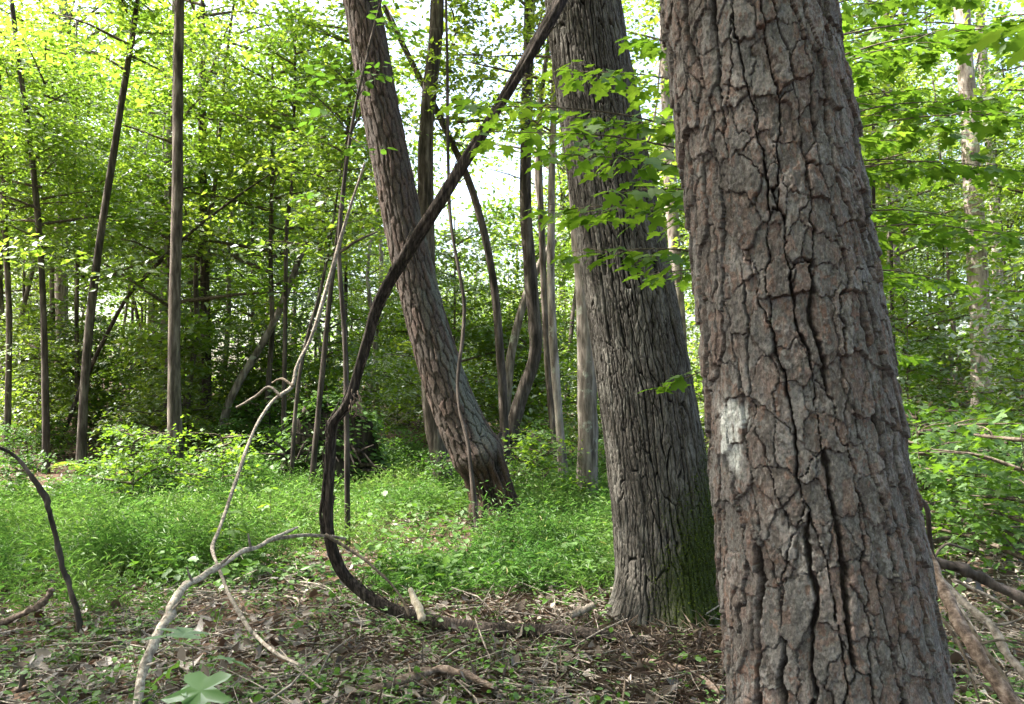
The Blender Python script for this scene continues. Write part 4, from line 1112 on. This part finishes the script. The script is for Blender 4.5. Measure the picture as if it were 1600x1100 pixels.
# ------------------------------------------------------------------ fern
def fern(px, py, s, label):
    p = ground(px, py)
    root = thing('fern', label, 'fern', (p[0], p[1], tz(p[0], p[1])), 'ferns on the bank')
    r = np.random.default_rng(px)
    for k in range(9):
        a = k*.7+r.normal(0, .15); L = s*(.45+.2*r.random())
        t = np.linspace(.12, 1, 18)
        d = np.array([math.cos(a), math.sin(a), 0])
        C = d[None]*(L*.85*t[:, None]) + np.array([0, 0, 1])*(L*(1.1*t-.85*t**2))[:, None]
        sd = np.array([-math.sin(a), math.cos(a), 0])
        P, A, S = [], [], []
        for sgn in (-1, 1):
            P.append(C); A.append(np.full(18, a+sgn*1.25)); S.append(L*.26*np.sin(np.clip(t, 0, 1)*math.pi*.93+.15)+.01)
        n = np.tile(np.array([0, 0, 1.])-d*.3, (36, 1))
        obj('frond', leaf_mesh('frond', M_LEAF, np.concatenate(P), n, np.concatenate(A), np.concatenate(S), KITE, np.full(36, .75), np.full(36, .45)), root)
        Vr, Fr = tube(np.concatenate([[[0, 0, 0]], C[::3]]), np.linspace(.006, .002, 1+len(C[::3])), sides=4, n=10, close=False)
        obj('midrib', mesh('midrib', Vr, Fr, B_TWIG, smooth=True), root)
fern(152, 752, 1.5, 'bright green fern on the sunny bank beside the tilting brown trunk')
fern(20, 790, 1.1, 'dark green fern in shade beside the bent stick')

# ------------------------------------------------------------------ stiltgrass, herbs, litter (uncountable)
def in_poly(x, y, poly):
    poly = np.asarray(poly); inside = np.zeros(len(x), bool); j = len(poly)-1
    for i in range(len(poly)):
        xi, yi = poly[i]; xj, yj = poly[j]
        c = ((yi > y) != (yj > y)) & (x < (xj-xi)*(y-yi)/(yj-yi+1e-12)+xi)
        inside ^= c; j = i
    return inside
GP_PX = [(-160, 985), (0, 962), (140, 948), (230, 945), (310, 920), (345, 905), (420, 890), (480, 872), (560, 868), (640, 900), (720, 905), (860, 910), (985, 905), (1010, 850), (985, 800), (900, 785), (760, 765), (640, 730), (540, 728), (430, 745), (300, 770), (150, 785), (0, 800), (-200, 815)]
GP = np.array([ground(a, b)[:2] for a, b in GP_PX])

def stiltgrass():
    r = np.random.default_rng(2)
    lo, hi = GP.min(0), GP.max(0)
    n = 130000
    x = r.uniform(lo[0], hi[0], n); y = r.uniform(lo[1], hi[1], n)
    jx, jy = x+.9*(vnoise(x*1.3, y*1.3)-.5)+r.normal(0, .16, n), y+1.5*(vnoise(x*1.3+9, y*1.3)-.5)+r.normal(0, .45, n)
    keep = in_poly(jx, jy, GP)
    # thin herb gap round the middle
    dens = .05+.95*sstep(.36, .60, fbm(x*1.5+3, y*1.5, o=3))
    px = 800+x/y*FPX
    dens = dens*np.where((px > 480) & (px < 690) & (y > 7.2) & (y < 9.6), .22, 1)
    dens = dens*np.where((px > 670) & (px < 820) & (y > 7.4) & (y < 9.6), .10, 1)
    keep &= r.random(n) < dens
    x, y = x[keep], y[keep]
    x, y = x[:34000], y[:34000]
    m = len(x); z = terrain(x, y)
    h = (.02+.70*fbm(x*1.8, y*1.8+4, o=3)**1.3)*(.5+.9*r.random(m))
    la = r.uniform(0, 6.28, m); lean = .10+.18*r.random(m)
    k = 7
    t = np.linspace(.22, 1, k)[None]
    P = np.stack([x[:, None]+np.cos(la)[:, None]*lean[:, None]*t**2, y[:, None]+np.sin(la)[:, None]*lean[:, None]*t**2, z[:, None]+h[:, None]*t*(1-.12*t)], -1).reshape(-1, 3)
    M = len(P)
    az = (la[:, None]+np.where(np.arange(k) % 2, 1.2, -1.2)[None]+r.normal(0, .5, (m, k))).ravel()
    nn = r.normal(0, .45, (M, 3)); nn[:, 2] += .8; nn[:, :2] -= .75*np.stack([np.cos(az), np.sin(az)], 1)
    patch = fbm(P[:, 0]*.7, P[:, 1]*.7, o=3)
    tone = np.clip((patch-.3)*1.6+.45*r.random(M)-.18, 0, .9); tone[r.random(M) < .02] = 1
    V1, F1 = leaf_geo(P, nn, az, .035+.06*r.random(M), BLADE, np.full(M, .85))
    # stems: two crossing slivers as one thin triangle
    b = np.stack([x, y, z], -1); tp = P.reshape(m, k, 3)[:, -1]
    sd = np.stack([-np.sin(la), np.cos(la), 0*la], -1)*.0016
    V2 = np.stack([b-sd, b+sd, tp], 1).reshape(-1, 3); F2 = np.arange(m*3).reshape(-1, 3)
    V = np.concatenate([V1, V2]); F = np.concatenate([F1, F2+len(V1)])
    tn = np.concatenate([np.repeat(tone, 4), np.full(m*3, .5)])
    o = obj('grass', mesh('grass', V, F, M_GRASS, {'tone': ('FLOAT', tn)}))
    tag(o, 'soft bright green grass patch covering the clearing', 'grass', kind='stuff')
stiltgrass()

def herbs():
    r = np.random.default_rng(4)
    # low leafy ground cover: near sprouts and the far herb layer
    n = 24000
    Y = 3.0+32*r.random(n)**1.7; X = r.uniform(-.85, .85, n)*Y
    dens = np.where(Y < 6, .34+.55*sstep(.42, .66, fbm(X*2.0+11, Y*2.0, o=3)), .8*sstep(.42, .66, fbm(X*.8+11, Y*.8, o=3)))
    ingr = in_poly(X, Y, GP)
    keep = (r.random(n) < np.where(ingr, .35, dens))
    # bare litter under the pines
    bare = np.exp(-((X-.9)**2/1.2+(Y-4.2)**2/1.0)); keep &= r.random(n) > bare*.75
    sunny = in_poly(X, Y, np.array([ground(a, b)[:2] for a, b in [(-60, 670), (300, 675), (300, 790), (-60, 800)]])); keep &= ~(sunny & (r.random(n) < .35))
    X, Y = X[keep], Y[keep]; m = len(X); Z = terrain(X, Y)
    k = 6
    hh = (.04+.14*r.random(m)**1.5)*np.where(Y < 6, .75, 1.5)
    la = r.uniform(0, 6.28, (m, k)); rad = r.uniform(.01, .07, (m, k))*np.where(Y < 6, 1, 1.8)[:, None]
    P = np.stack([X[:, None]+rad*np.cos(la), Y[:, None]+rad*np.sin(la), Z[:, None]+hh[:, None]*(.5+.6*r.random((m, k)))], -1).reshape(-1, 3)
    M = len(P); az = la.ravel()
    nn = r.normal(0, .3, (M, 3)); nn[:, 2] += 1
    sz = np.repeat(np.where(Y < 6, .016+.036*r.random(m)**1.5, .05+.05*r.random(m)), k)*(.7+.5*r.random(M))
    tone = np.clip(np.repeat(r.random(m), k)*.7+.3*r.random(M), 0, 1)
    nr_ = P[:, 1] < 7
    Va, Fa = leaf_geo(P[nr_], nn[nr_], az[nr_], sz[nr_], OVAL, np.full(nr_.sum(), 1.25)); Vb, Fb = leaf_geo(P[~nr_], nn[~nr_], az[~nr_], sz[~nr_], KITE, np.full((~nr_).sum(), 1.1))
    V1 = np.concatenate([Va, Vb]); F1 = np.concatenate([Fa, Fb+len(Va)]); tn1 = np.concatenate([np.repeat(tone[nr_], 7), np.repeat(tone[~nr_], 4)])
    b = np.repeat(np.stack([X, Y, Z], -1), k, 0); sd = np.stack([-np.sin(az), np.cos(az), 0*az], -1)*.0014
    V2 = np.stack([b-sd, b+sd, P], 1).reshape(-1, 3); F2 = np.arange(M*3).reshape(-1, 3)
    o = obj('ground_cover', mesh('ground_cover', np.concatenate([V1, V2]), np.concatenate([F1, F2+len(V1)]), M_HERB, {'tone': ('FLOAT', np.concatenate([tn1, np.full(M*3, .3)]))}))
    tag(o, 'low green sprouts and herbs scattered over the forest floor', 'ground cover', kind='stuff')
herbs()

def litter():
    r = np.random.default_rng(6)
    n = 34000
    Y = 2.2+20*r.random(n)**2.0; X = r.uniform(-.85, .85, n)*Y
    Z = terrain(X, Y)
    lift = .008+.03*r.random(n)**2
    nn = r.normal(0, .38, (n, 3)); nn[:, 2] += 1
    sz = (.025+.075*r.random(n)**1.6)*np.where(Y > 9, 1.5, 1)
    tone = np.clip(r.random(n)**1.35, 0, 1)
    o = obj('leaf_litter', leaf_mesh('leaf_litter', M_DEAD, np.stack([X, Y, Z+lift], 1), nn, r.random(n)*6.28, sz, CURL, tone))
    tag(o, 'brown curled dead leaves covering the forest floor', 'leaf litter', kind='stuff')
    n = 850
    Y = 2.3+5*r.random(n); X = r.uniform(-.75, .75, n)*Y; keep = ~in_poly(X, Y, GP); X, Y = X[keep], Y[keep]; n = len(X)
    nn = r.normal(0, .45, (n, 3)); nn[:, 2] += 1
    T7 = (CURL[0]*np.array([1, 1.15, 1.3]), CURL[1])
    o = obj('leaf_litter', leaf_mesh('whole_leaf_litter', M_DEAD, np.stack([X, Y, terrain(X, Y)+.035+.02*r.random(n)], 1), nn, r.random(n)*6.28, .07+.06*r.random(n), T7, .05+.55*r.random(n)**1.4))
    tag(o, 'larger whole brown leaves lying on top of the litter', 'leaf litter', kind='stuff')
    # fine twigs
    n = 11000
    Y = 2.4+8*r.random(n)**1.7; X = r.uniform(-.8, .8, n)*Y; keep = ~in_poly(X, Y, GP); X, Y = X[keep], Y[keep]; n = len(X)
    Z = terrain(X, Y)+.02+.05*r.random(n)
    L = .06+.46*r.random(n)**2.2; a = r.random(n)*6.28; w = .0012+.0046*r.random(n)**2.5
    d = np.stack([np.cos(a), np.sin(a), r.normal(0, .18, n)], -1)*L[:, None]; s = np.stack([-np.sin(a), np.cos(a), 0*a], -1)*w[:, None]; u = np.array([0, 0, 1])*w[:, None]*1.7
    p = np.stack([X, Y, Z], -1); q = p+d*.5+s*6*r.normal(0, 1, n)[:, None]; e = p+d
    V = np.stack([p-s, p+s, p+u, q-s, q+s, q+u, e-s*.5, e+s*.5, e+u*.5], 1)
    f = np.array([(0, 1, 4, 3), (1, 2, 5, 4), (2, 0, 3, 5), (3, 4, 7, 6), (4, 5, 8, 7), (5, 3, 6, 8)])
    o = obj('twig_litter', mesh('twig_litter', V.reshape(-1, 3), (f[None]+(np.arange(n)*9)[:, None, None]).reshape(-1, 4), B_DEAD))
    tag(o, 'fine grey twigs strewn through the dead leaves', 'twig litter', kind='stuff')
    # pine needles, deepest round the two big trunks
    n = 13000
    k = n//2
    X = np.concatenate([r.normal(1.0, .9, k), r.uniform(-1.2, 2.6, n-k)]); Y = np.concatenate([r.normal(4.45, .6, k), r.uniform(2.4, 6.0, n-k)])
    Z = terrain(X, Y)+.012+.07*r.random(n)**1.5*np.exp(-((X-1.15)**2+(Y-4.6)**2)/.35)+.015*r.random(n)
    nn = r.normal(0, .5, (n, 3)); nn[:, 2] += 1
    o = obj('needle_litter', leaf_mesh('needle_litter', M_NEEDLE, np.stack([X, Y, Z], 1), nn, r.random(n)*6.28, .10+.10*r.random(n), NEEDLE))
    tag(o, 'reddish brown fallen pine needles around the mossy trunk foot', 'needle litter', kind='stuff')
litter()

# a few dead leaves big enough to pick out
dl = mesh('big_dead_leaf', *leaf_geo(np.zeros((1, 3)), np.array([[.1, -.2, 1.]]), np.zeros(1), np.array([.17]), TULIP), M_DEAD, {'tone': ('FLOAT', np.full(len(TULIP[0]), .92))}, smooth=True)
for k, (px, py, lab) in enumerate([(968, 1076, 'large pale brown dead leaf lying before the two big trunks'), (722, 1012, 'grey dead leaf lying just under the ground vine'), (470, 1060, 'curled grey dead leaf near the crooked dead branch'), (905, 1065, 'orange brown dead leaf below the ground vine'), (570, 960, 'whitish dead leaf at the bend of the thick vine')]):
    p = ground(px, py)
    o = obj('dead_leaf', dl, None, (p[0], p[1], tz(p[0], p[1])+.04), (.15*k-.3, .1, k*1.7), .8 if k else 1.0)
    tag(o, lab, 'dead leaf', 'large dead leaves')

# ------------------------------------------------------------------ leafy twigs with single leaves
def leaf_protos(nm, T, mat, size):
    out = []
    for k in range(5):
        V, F = leaf_geo(np.array([[.0, 0, 0]]), np.array([[0, 0, 1.]]), np.zeros(1), np.array([size]), T)
        V = V.copy(); x, y = V[:, 0], V[:, 1]
        V[:, 2] += (.12*k/5)*np.sin(x/size*3+k) * size*.6 - .15*(k % 3)*(y/size)**2*size
        V[:, 0] += .035*size/.1
        # petiole
        pv = np.array([[0, -.0009, 0], [0, .0009, 0], [.04*size/.1+.02, 0, 0]])
        F = np.concatenate([F, np.array([[len(V), len(V)+1, len(V)+2]])]); V = np.concatenate([V, pv])
        out.append(mesh(nm, V, F, mat, {'tone': ('FLOAT', np.full(len(V), .2+.15*k))}))
    return out
MAPLE_P = leaf_protos('maple_leaf', MAPLE, M_MAPLE, .10)
M_TULIP = leaf_mat('seedling_leaf', [(0, (0.10, 0.20, 0.07)), (1, (0.15, 0.26, 0.11))], [(0, (0.14, 0.30, 0.03)), (1, (0.22, 0.40, 0.05))], tmix=.4)
TULIP_P = leaf_protos('tulip_leaf', TULIP, M_TULIP, .14)
OVAL_P = leaf_protos('oval_leaf', (OVAL[0]*np.array([1, 1.5, 1]), OVAL[1]), M_HERB, .09)

class Leaves:
    """gathers leaf poses; the largest become single objects, the rest one mesh"""
    def __init__(self): self.p = []
    def add(self, pos, az, pitch, roll, s): self.p.append((pos, az, pitch, roll, s))
    def build(self, root, protos, limit=290, T=MAPLE, mat=M_MAPLE, size=.10):
        off = np.array(root.location)
        self.p.sort(key=lambda q: (np.linalg.norm(q[0]-np.array([0, 0, CAM_H]))/q[4]) + (50 if abs(q[0][0]/max(q[0][1], .1)) > .70 else 0))
        for k, (pos, az, pi, ro, s) in enumerate(self.p[:limit]):
            obj('leaf', protos[k % len(protos)], root, pos-off, (ro, pi, az), s)
        rest = self.p[limit:]
        if rest:
            P = np.array([q[0]-off for q in rest]); A = np.array([q[1] for q in rest]); S = np.array([q[4] for q in rest])*size
            pi = np.array([q[2] for q in rest]); ro = np.array([q[3] for q in rest])
            nn = np.stack([np.cos(A)*np.sin(pi)+np.sin(A)*np.sin(ro), np.sin(A)*np.sin(pi)-np.cos(A)*np.sin(ro), np.cos(pi)*np.cos(ro)], -1)
            o = obj('foliage', leaf_mesh('foliage', mat, P, nn, A, S, T), root); o['kind'] = 'stuff'

def spray(wood, leaves, a, b, nside, r, lscale=1.0, side=.35, droop=.10, base_r=.006, step=.068):
    """a twig from a to b with side twigs in a sheet, opposite pairs of leaves"""
    a, b = np.array(a), np.array(b); L = np.linalg.norm(b-a); d = (b-a)/L
    mid = (a+b)/2+np.array([0, 0, droop*L*.5])
    wood.append(tube([a, mid, b], [base_r, base_r*.6, base_r*.25], sides=4, n=10, close=False))
    hz = unit(np.array([d[0], d[1], 0.0])); sd = np.array([-hz[1], hz[0], 0])
    C = lambda t: a*(1-t)**2+2*mid*t*(1-t)+b*t*t
    def pairs(p, dirv, s):
        az = math.atan2(dirv[1], dirv[0])
        for sg in (-1, 1):
            leaves.add(p+np.array([0, 0, r.uniform(-.03, .015)]), az+sg*r.uniform(.4, 1.4), r.uniform(-.1, .75), r.gauss(0, .4), s*r.uniform(.55, 1.2))
    n = max(2, int(L*.6/step))
    for k in range(n):
        t = .4+.6*(k+.5)/n
        pairs(C(t), d, lscale)
    leaves.add(b, math.atan2(d[1], d[0]), r.uniform(.1, .4), 0, lscale*1.1)
    for k in range(nside):
        t = .22+.7*(k+.5)/nside; sg = 1 if k % 2 else -1
        p = C(t); dv = unit(hz*r.uniform(.5, .9)+sd*sg*r.uniform(.6, 1.0)+np.array([0, 0, r.uniform(-.15, .12)]))
        ll = side*r.uniform(.6, 1.1)*(1.1-.6*t)
        e = p+dv*ll+np.array([0, 0, -.04*ll])
        wood.append(tube([p, (p+e)/2+np.array([0, 0, .02]), e], [base_r*.5, base_r*.35, base_r*.2], sides=3, n=5, close=False))
        m = max(1, int(ll/step))
        for q in range(m):
            pairs(p+(e-p)*((q+.8)/m), dv, lscale*.9)
        leaves.add(e, math.atan2(dv[1], dv[0]), r.uniform(.05, .45), 0, lscale)

def understory_maple():
    r = random.Random(3)
    base = at(1205, 900, 3.35); bx, by = base[0], 3.35
    root = thing('maple_sapling', 'young maple with layered lobed leaves spreading past both sides of the big pine', 'tree', (bx, by, tz(bx, by)))
    off = np.array(root.location)
    stem = [np.array([bx, by, tz(bx, by)-.1]), np.array([bx+.02, by, 1.2]), np.array([bx-.02, by+.03, 2.4]), np.array([bx, by, 4.2])]
    V, F = tube(np.array(stem)-off, [.028, .024, .018, .006], sides=8, n=24)
    obj('trunk', mesh('maple_stem', V, F, B_GREY, smooth=True), root)
    wood, lv = [], Leaves()
    S = lambda z: np.array([bx, by, z])
    # to the left, across the mossy trunk (tip pixel, depth, side twigs)
    for (px, py, Y, z0, ns, sd) in [(715, 165, 3.55, 2.55, 10, .30), (760, 205, 3.2, 2.45, 9, .26), (870, 110, 3.6, 2.75, 7, .26), (865, 240, 3.0, 2.35, 7, .24), (850, 330, 3.5, 2.25, 8, .28), (905, 395, 3.2, 2.05, 7, .26), (985, 190, 3.4, 2.6, 5, .22), (960, 300, 2.9, 2.3, 6, .24), (1035, 605, 3.5, 1.65, 3, .13), (1005, 430, 3.7, 2.0, 5, .22), (990, 60, 3.9, 2.9, 5, .22)]:
        wood = []
        spray(wood, lv, S(z0), at(px, py, Y), ns, r, .80, sd)
        V, F = join([(v-off, f) for v, f in wood]); obj('branch', mesh('maple_branch', V, F, B_TWIG, smooth=True), root)
    # to the right, layered in front of the far pine
    for (px, py, Y, z0, ns, sd) in [(1400, 30, 3.9, 2.85, 7, .3), (1480, 70, 3.7, 2.8, 8, .3), (1590, 40, 3.6, 2.85, 9, .32), (1440, 140, 4.1, 2.6, 7, .3), (1560, 160, 3.9, 2.6, 9, .32), (1640, 180, 3.6, 2.55, 9, .32), (1410, 220, 4.3, 2.45, 6, .28), (1500, 260, 4.2, 2.4, 8, .3), (1620, 270, 4.0, 2.4, 9, .32),
                                   (1440, 330, 4.4, 2.2, 6, .28), (1550, 350, 4.3, 2.2, 8, .3), (1640, 380, 4.1, 2.15, 8, .3), (1420, 430, 4.5, 1.95, 5, .26), (1520, 450, 4.5, 1.95, 6, .28), (1440, 560, 4.6, 1.6, 4, .24), (1650, 60, 4.4, 3.0, 9, .32), (1520, 0, 4.6, 3.1, 8, .32)]:
        wood = []
        spray(wood, lv, S(z0)+np.array([0, .05, 0]), at(px, py, Y), ns, r, .80, sd)
        V, F = join([(v-off, f) for v, f in wood]); obj('branch', mesh('maple_branch', V, F, B_TWIG, smooth=True), root)
    lv.build(root, MAPLE_P, 290)
understory_maple()

def edge_sapling():
    r = random.Random(8)
    bx, by = 1.62, 1.75
    root = thing('maple_sapling', 'maple whose few large leaves reach in from the picture border', 'tree', (bx, by, tz(bx, by)))
    root['label'] = 'slim maple with few large drooping leaves near the brush heap'
    off = np.array(root.location)
    V, F = tube(np.array([[bx, by, -.1], [bx+.02, by, 1.2], [bx, by-.02, 2.9]])-off, [.016, .012, .004], sides=6, n=14)
    obj('trunk', mesh('edge_stem', V, F, B_TWIG, smooth=True), root)
    wood, lv = [], Leaves()
    spray(wood, lv, (bx, by, 1.72), at(1592, 455, 1.75), 1, r, 1.0, .08, step=.12)
    spray(wood, lv, (bx, by, 2.3), at(1590, 45, 1.9), 2, r, 1.0, .12, step=.1)
    for v, f in wood: obj('branch', mesh('edge_branch', v-off, f, B_TWIG, smooth=True), root)
    lv.build(root, MAPLE_P, 60)
edge_sapling()

def dark_leaf_branch():
    """leafy twigs in front of the curved leaning pine, upper part"""
    r = random.Random(5)
    Y = 8.0
    p = at(545, 715, Y); g = tz(p[0], Y)
    root = thing('redbud_sapling', 'thin sapling with broad dark leaves beside the curved leaning pine', 'tree', (p[0], Y, g))
    off = np.array(root.location)
    P = [np.array([p[0], Y, g-.1]), at(540, 560, Y), at(530, 380, Y), at(548, 210, Y), at(575, 80, Y), at(612, -60, Y)]
    V, F = tube(np.array(P)-off, [.03, .026, .022, .018, .014, .008], sides=6, n=30)
    obj('trunk', mesh('redbud_stem', V, F, B_DARK, smooth=True), root)
    wood, lv = [], Leaves()
    for (a, b) in [((548, 210), (470, 130)), ((560, 150), (505, 95)), ((575, 80), (560, 160)), ((590, 30), (640, 70)), ((548, 215), (575, 240)), ((600, 0), (620, 60)), ((535, 330), (490, 300)), ((560, 150), (600, 100))]:
        wood = []
        spray(wood, lv, at(*a, Y), at(*b, Y-.5), 3, r, 1.3, .3, step=.16, base_r=.008)
        V, F = join([(v-off, f) for v, f in wood]); obj('branch', mesh('redbud_branch', V, F, B_DARK, smooth=True), root)
    lv.build(root, OVAL_P, 200, T=OVAL, mat=M_HERB, size=.09)
dark_leaf_branch()

def seedling(px, py, h, n, protos, ls, label, group='seedlings on the litter', Y=None, cat='seedling', tiers=1):
    p = ground(px, py) if Y is None else None
    if p is None:
        q = at(px, py, Y); p = np.array([q[0], Y, tz(q[0], Y)])
    root = thing('seedling', label, cat, (p[0], p[1], tz(p[0], p[1])), group)
    r = random.Random(px*31+py)
    V, F = tube([(0, 0, -.03), (.01, .005, h*.5), (0, .01, h)], [.004, .003, .0015], sides=5, n=8)
    obj('stem', mesh('seedling_stem', V, F, B_TWIG, smooth=True), root)
    for k in range(n):
        z = h*(1-.5*(k//max(1, n//tiers))/max(1, tiers)) if tiers > 1 else h*(.85+.15*r.random())
        a = k*2.4+r.uniform(-.3, .3)
        obj('leaf', protos[k % len(protos)], root, (.01*math.cos(a), .01*math.sin(a), z), (r.gauss(0, .2), r.uniform(0, .5), a), ls*r.uniform(.8, 1.15))
    return root
# the big-leaved seedling close to the viewer
def star_tmpl():
    half = [(-.10, .20), (-.02, .46), (.10, .40), (.20, .22), (.30, .42), (.42, .70), (.50, .52), (.47, .26), (.56, .15), (.74, .26), (.86, .16)]
    pts = [(0, 0)] + half + [(1.08, 0)] + [(a, -b) for a, b in half[::-1]]
    V = [(.26, 0, 0)] + [(a, b, .20*abs(b) - .22*max(0, a-.24)**2 - .3*b*b) for a, b in pts]
    n = len(pts)
    return tmpl(V, [(0, 1+k, 1+(k+1) % n) for k in range(n)])
SEED_P = leaf_protos('seedling_leaf', star_tmpl(), M_TULIP, .13)
sd = thing('seedling', 'tulip poplar seedling with one big pale lobed leaf beside the dead limb', 'seedling')
b = at(312, 1120, 2.75); sd.location = (b[0], 2.75, tz(b[0], 2.75))
off = np.array(sd.location)
top = at(300, 1010, 2.78)
V, F = tube([np.zeros(3)-np.array([0, 0, .03]), (top-off)*.5+np.array([.01, 0, 0]), top-off], [.005, .004, .002], sides=6, n=10)
obj('stem', mesh('seedling_stem', V, F, B_TWIG, smooth=True), sd)
for (px, py, Y, az, pi, ro, s) in [(340, 1030, 2.72, -1.75, .62, .1, 1.5), (292, 1030, 2.80, -2.6, .45, .5, .75), (285, 1005, 2.9, 1.9, -.1, .2, 1.1), (250, 1000, 3.0, 2.5, .1, .1, .9), (325, 1025, 2.75, .2, .25, -.2, .8), (312, 1060, 2.7, -2.4, .4, .3, .7)]:
    obj('leaf', SEED_P[int(abs(px)) % 5], sd, at(px, py, Y)-off, (ro, pi, az), s)
SD = [(905, 900, .34, 12, OVAL_P, 1.2, 'pale broad-leaved plant at the grass edge near the mossy trunk', 3),
      (940, 912, .20, 8, OVAL_P, 1.0, 'smaller pale broad-leaved plant at the grass edge near the mossy trunk', 2),
      (355, 905, .55, 7, MAPLE_P, 1.1, 'maple seedling with a bluish top leaf by the arched sapling stem', 2),
      (420, 860, .6, 8, MAPLE_P, 1.0, 'maple seedling with flat leaves behind the arched sapling stem', 2),
      (375, 855, .8, 8, MAPLE_P, 1.0, 'taller maple seedling in the grass behind the arched sapling stem', 2),
      (985, 955, .16, 6, OVAL_P, .8, 'tiny sprout against the foot of the mossy trunk', 1),
      (600, 820, .4, 10, OVAL_P, 1.1, 'broad-leaved herb in the gap of the grass before the root plate', 2),
      (640, 838, .35, 10, OVAL_P, 1.1, 'broad-leaved herb in the grass gap before the curved leaning pine', 2),
      (575, 845, .3, 9, OVAL_P, 1.0, 'low broad-leaved herb beside the upright part of the thick vine', 2),
      (715, 830, .45, 10, OVAL_P, 1.1, 'leafy herb at the scarred foot of the leaning pine', 2),
      (820, 1010, .14, 6, OVAL_P, .55, 'little sprout just behind the ground vine sticks', 1),
      (860, 1035, .12, 5, OVAL_P, .55, 'little sprout by the broken grey stick', 1),
      (1085, 1060, .12, 5, OVAL_P, .55, 'little sprout in the needles by the flat brown branch', 1),
      (640, 1085, .13, 6, OVAL_P, .6, 'little sprout against the crooked dead branch', 1),
      (500, 985, .14, 6, OVAL_P, .6, 'little sprout below the bend of the thick vine', 1),
      (1410, 800, .8, 10, MAPLE_P, 1.0, 'maple seedling beside the hanging vine past the big pine', 3)]
for px, py, h, n, pr, ls, lab, ti in SD: seedling(px, py, h, n, pr, ls, lab, tiers=ti)
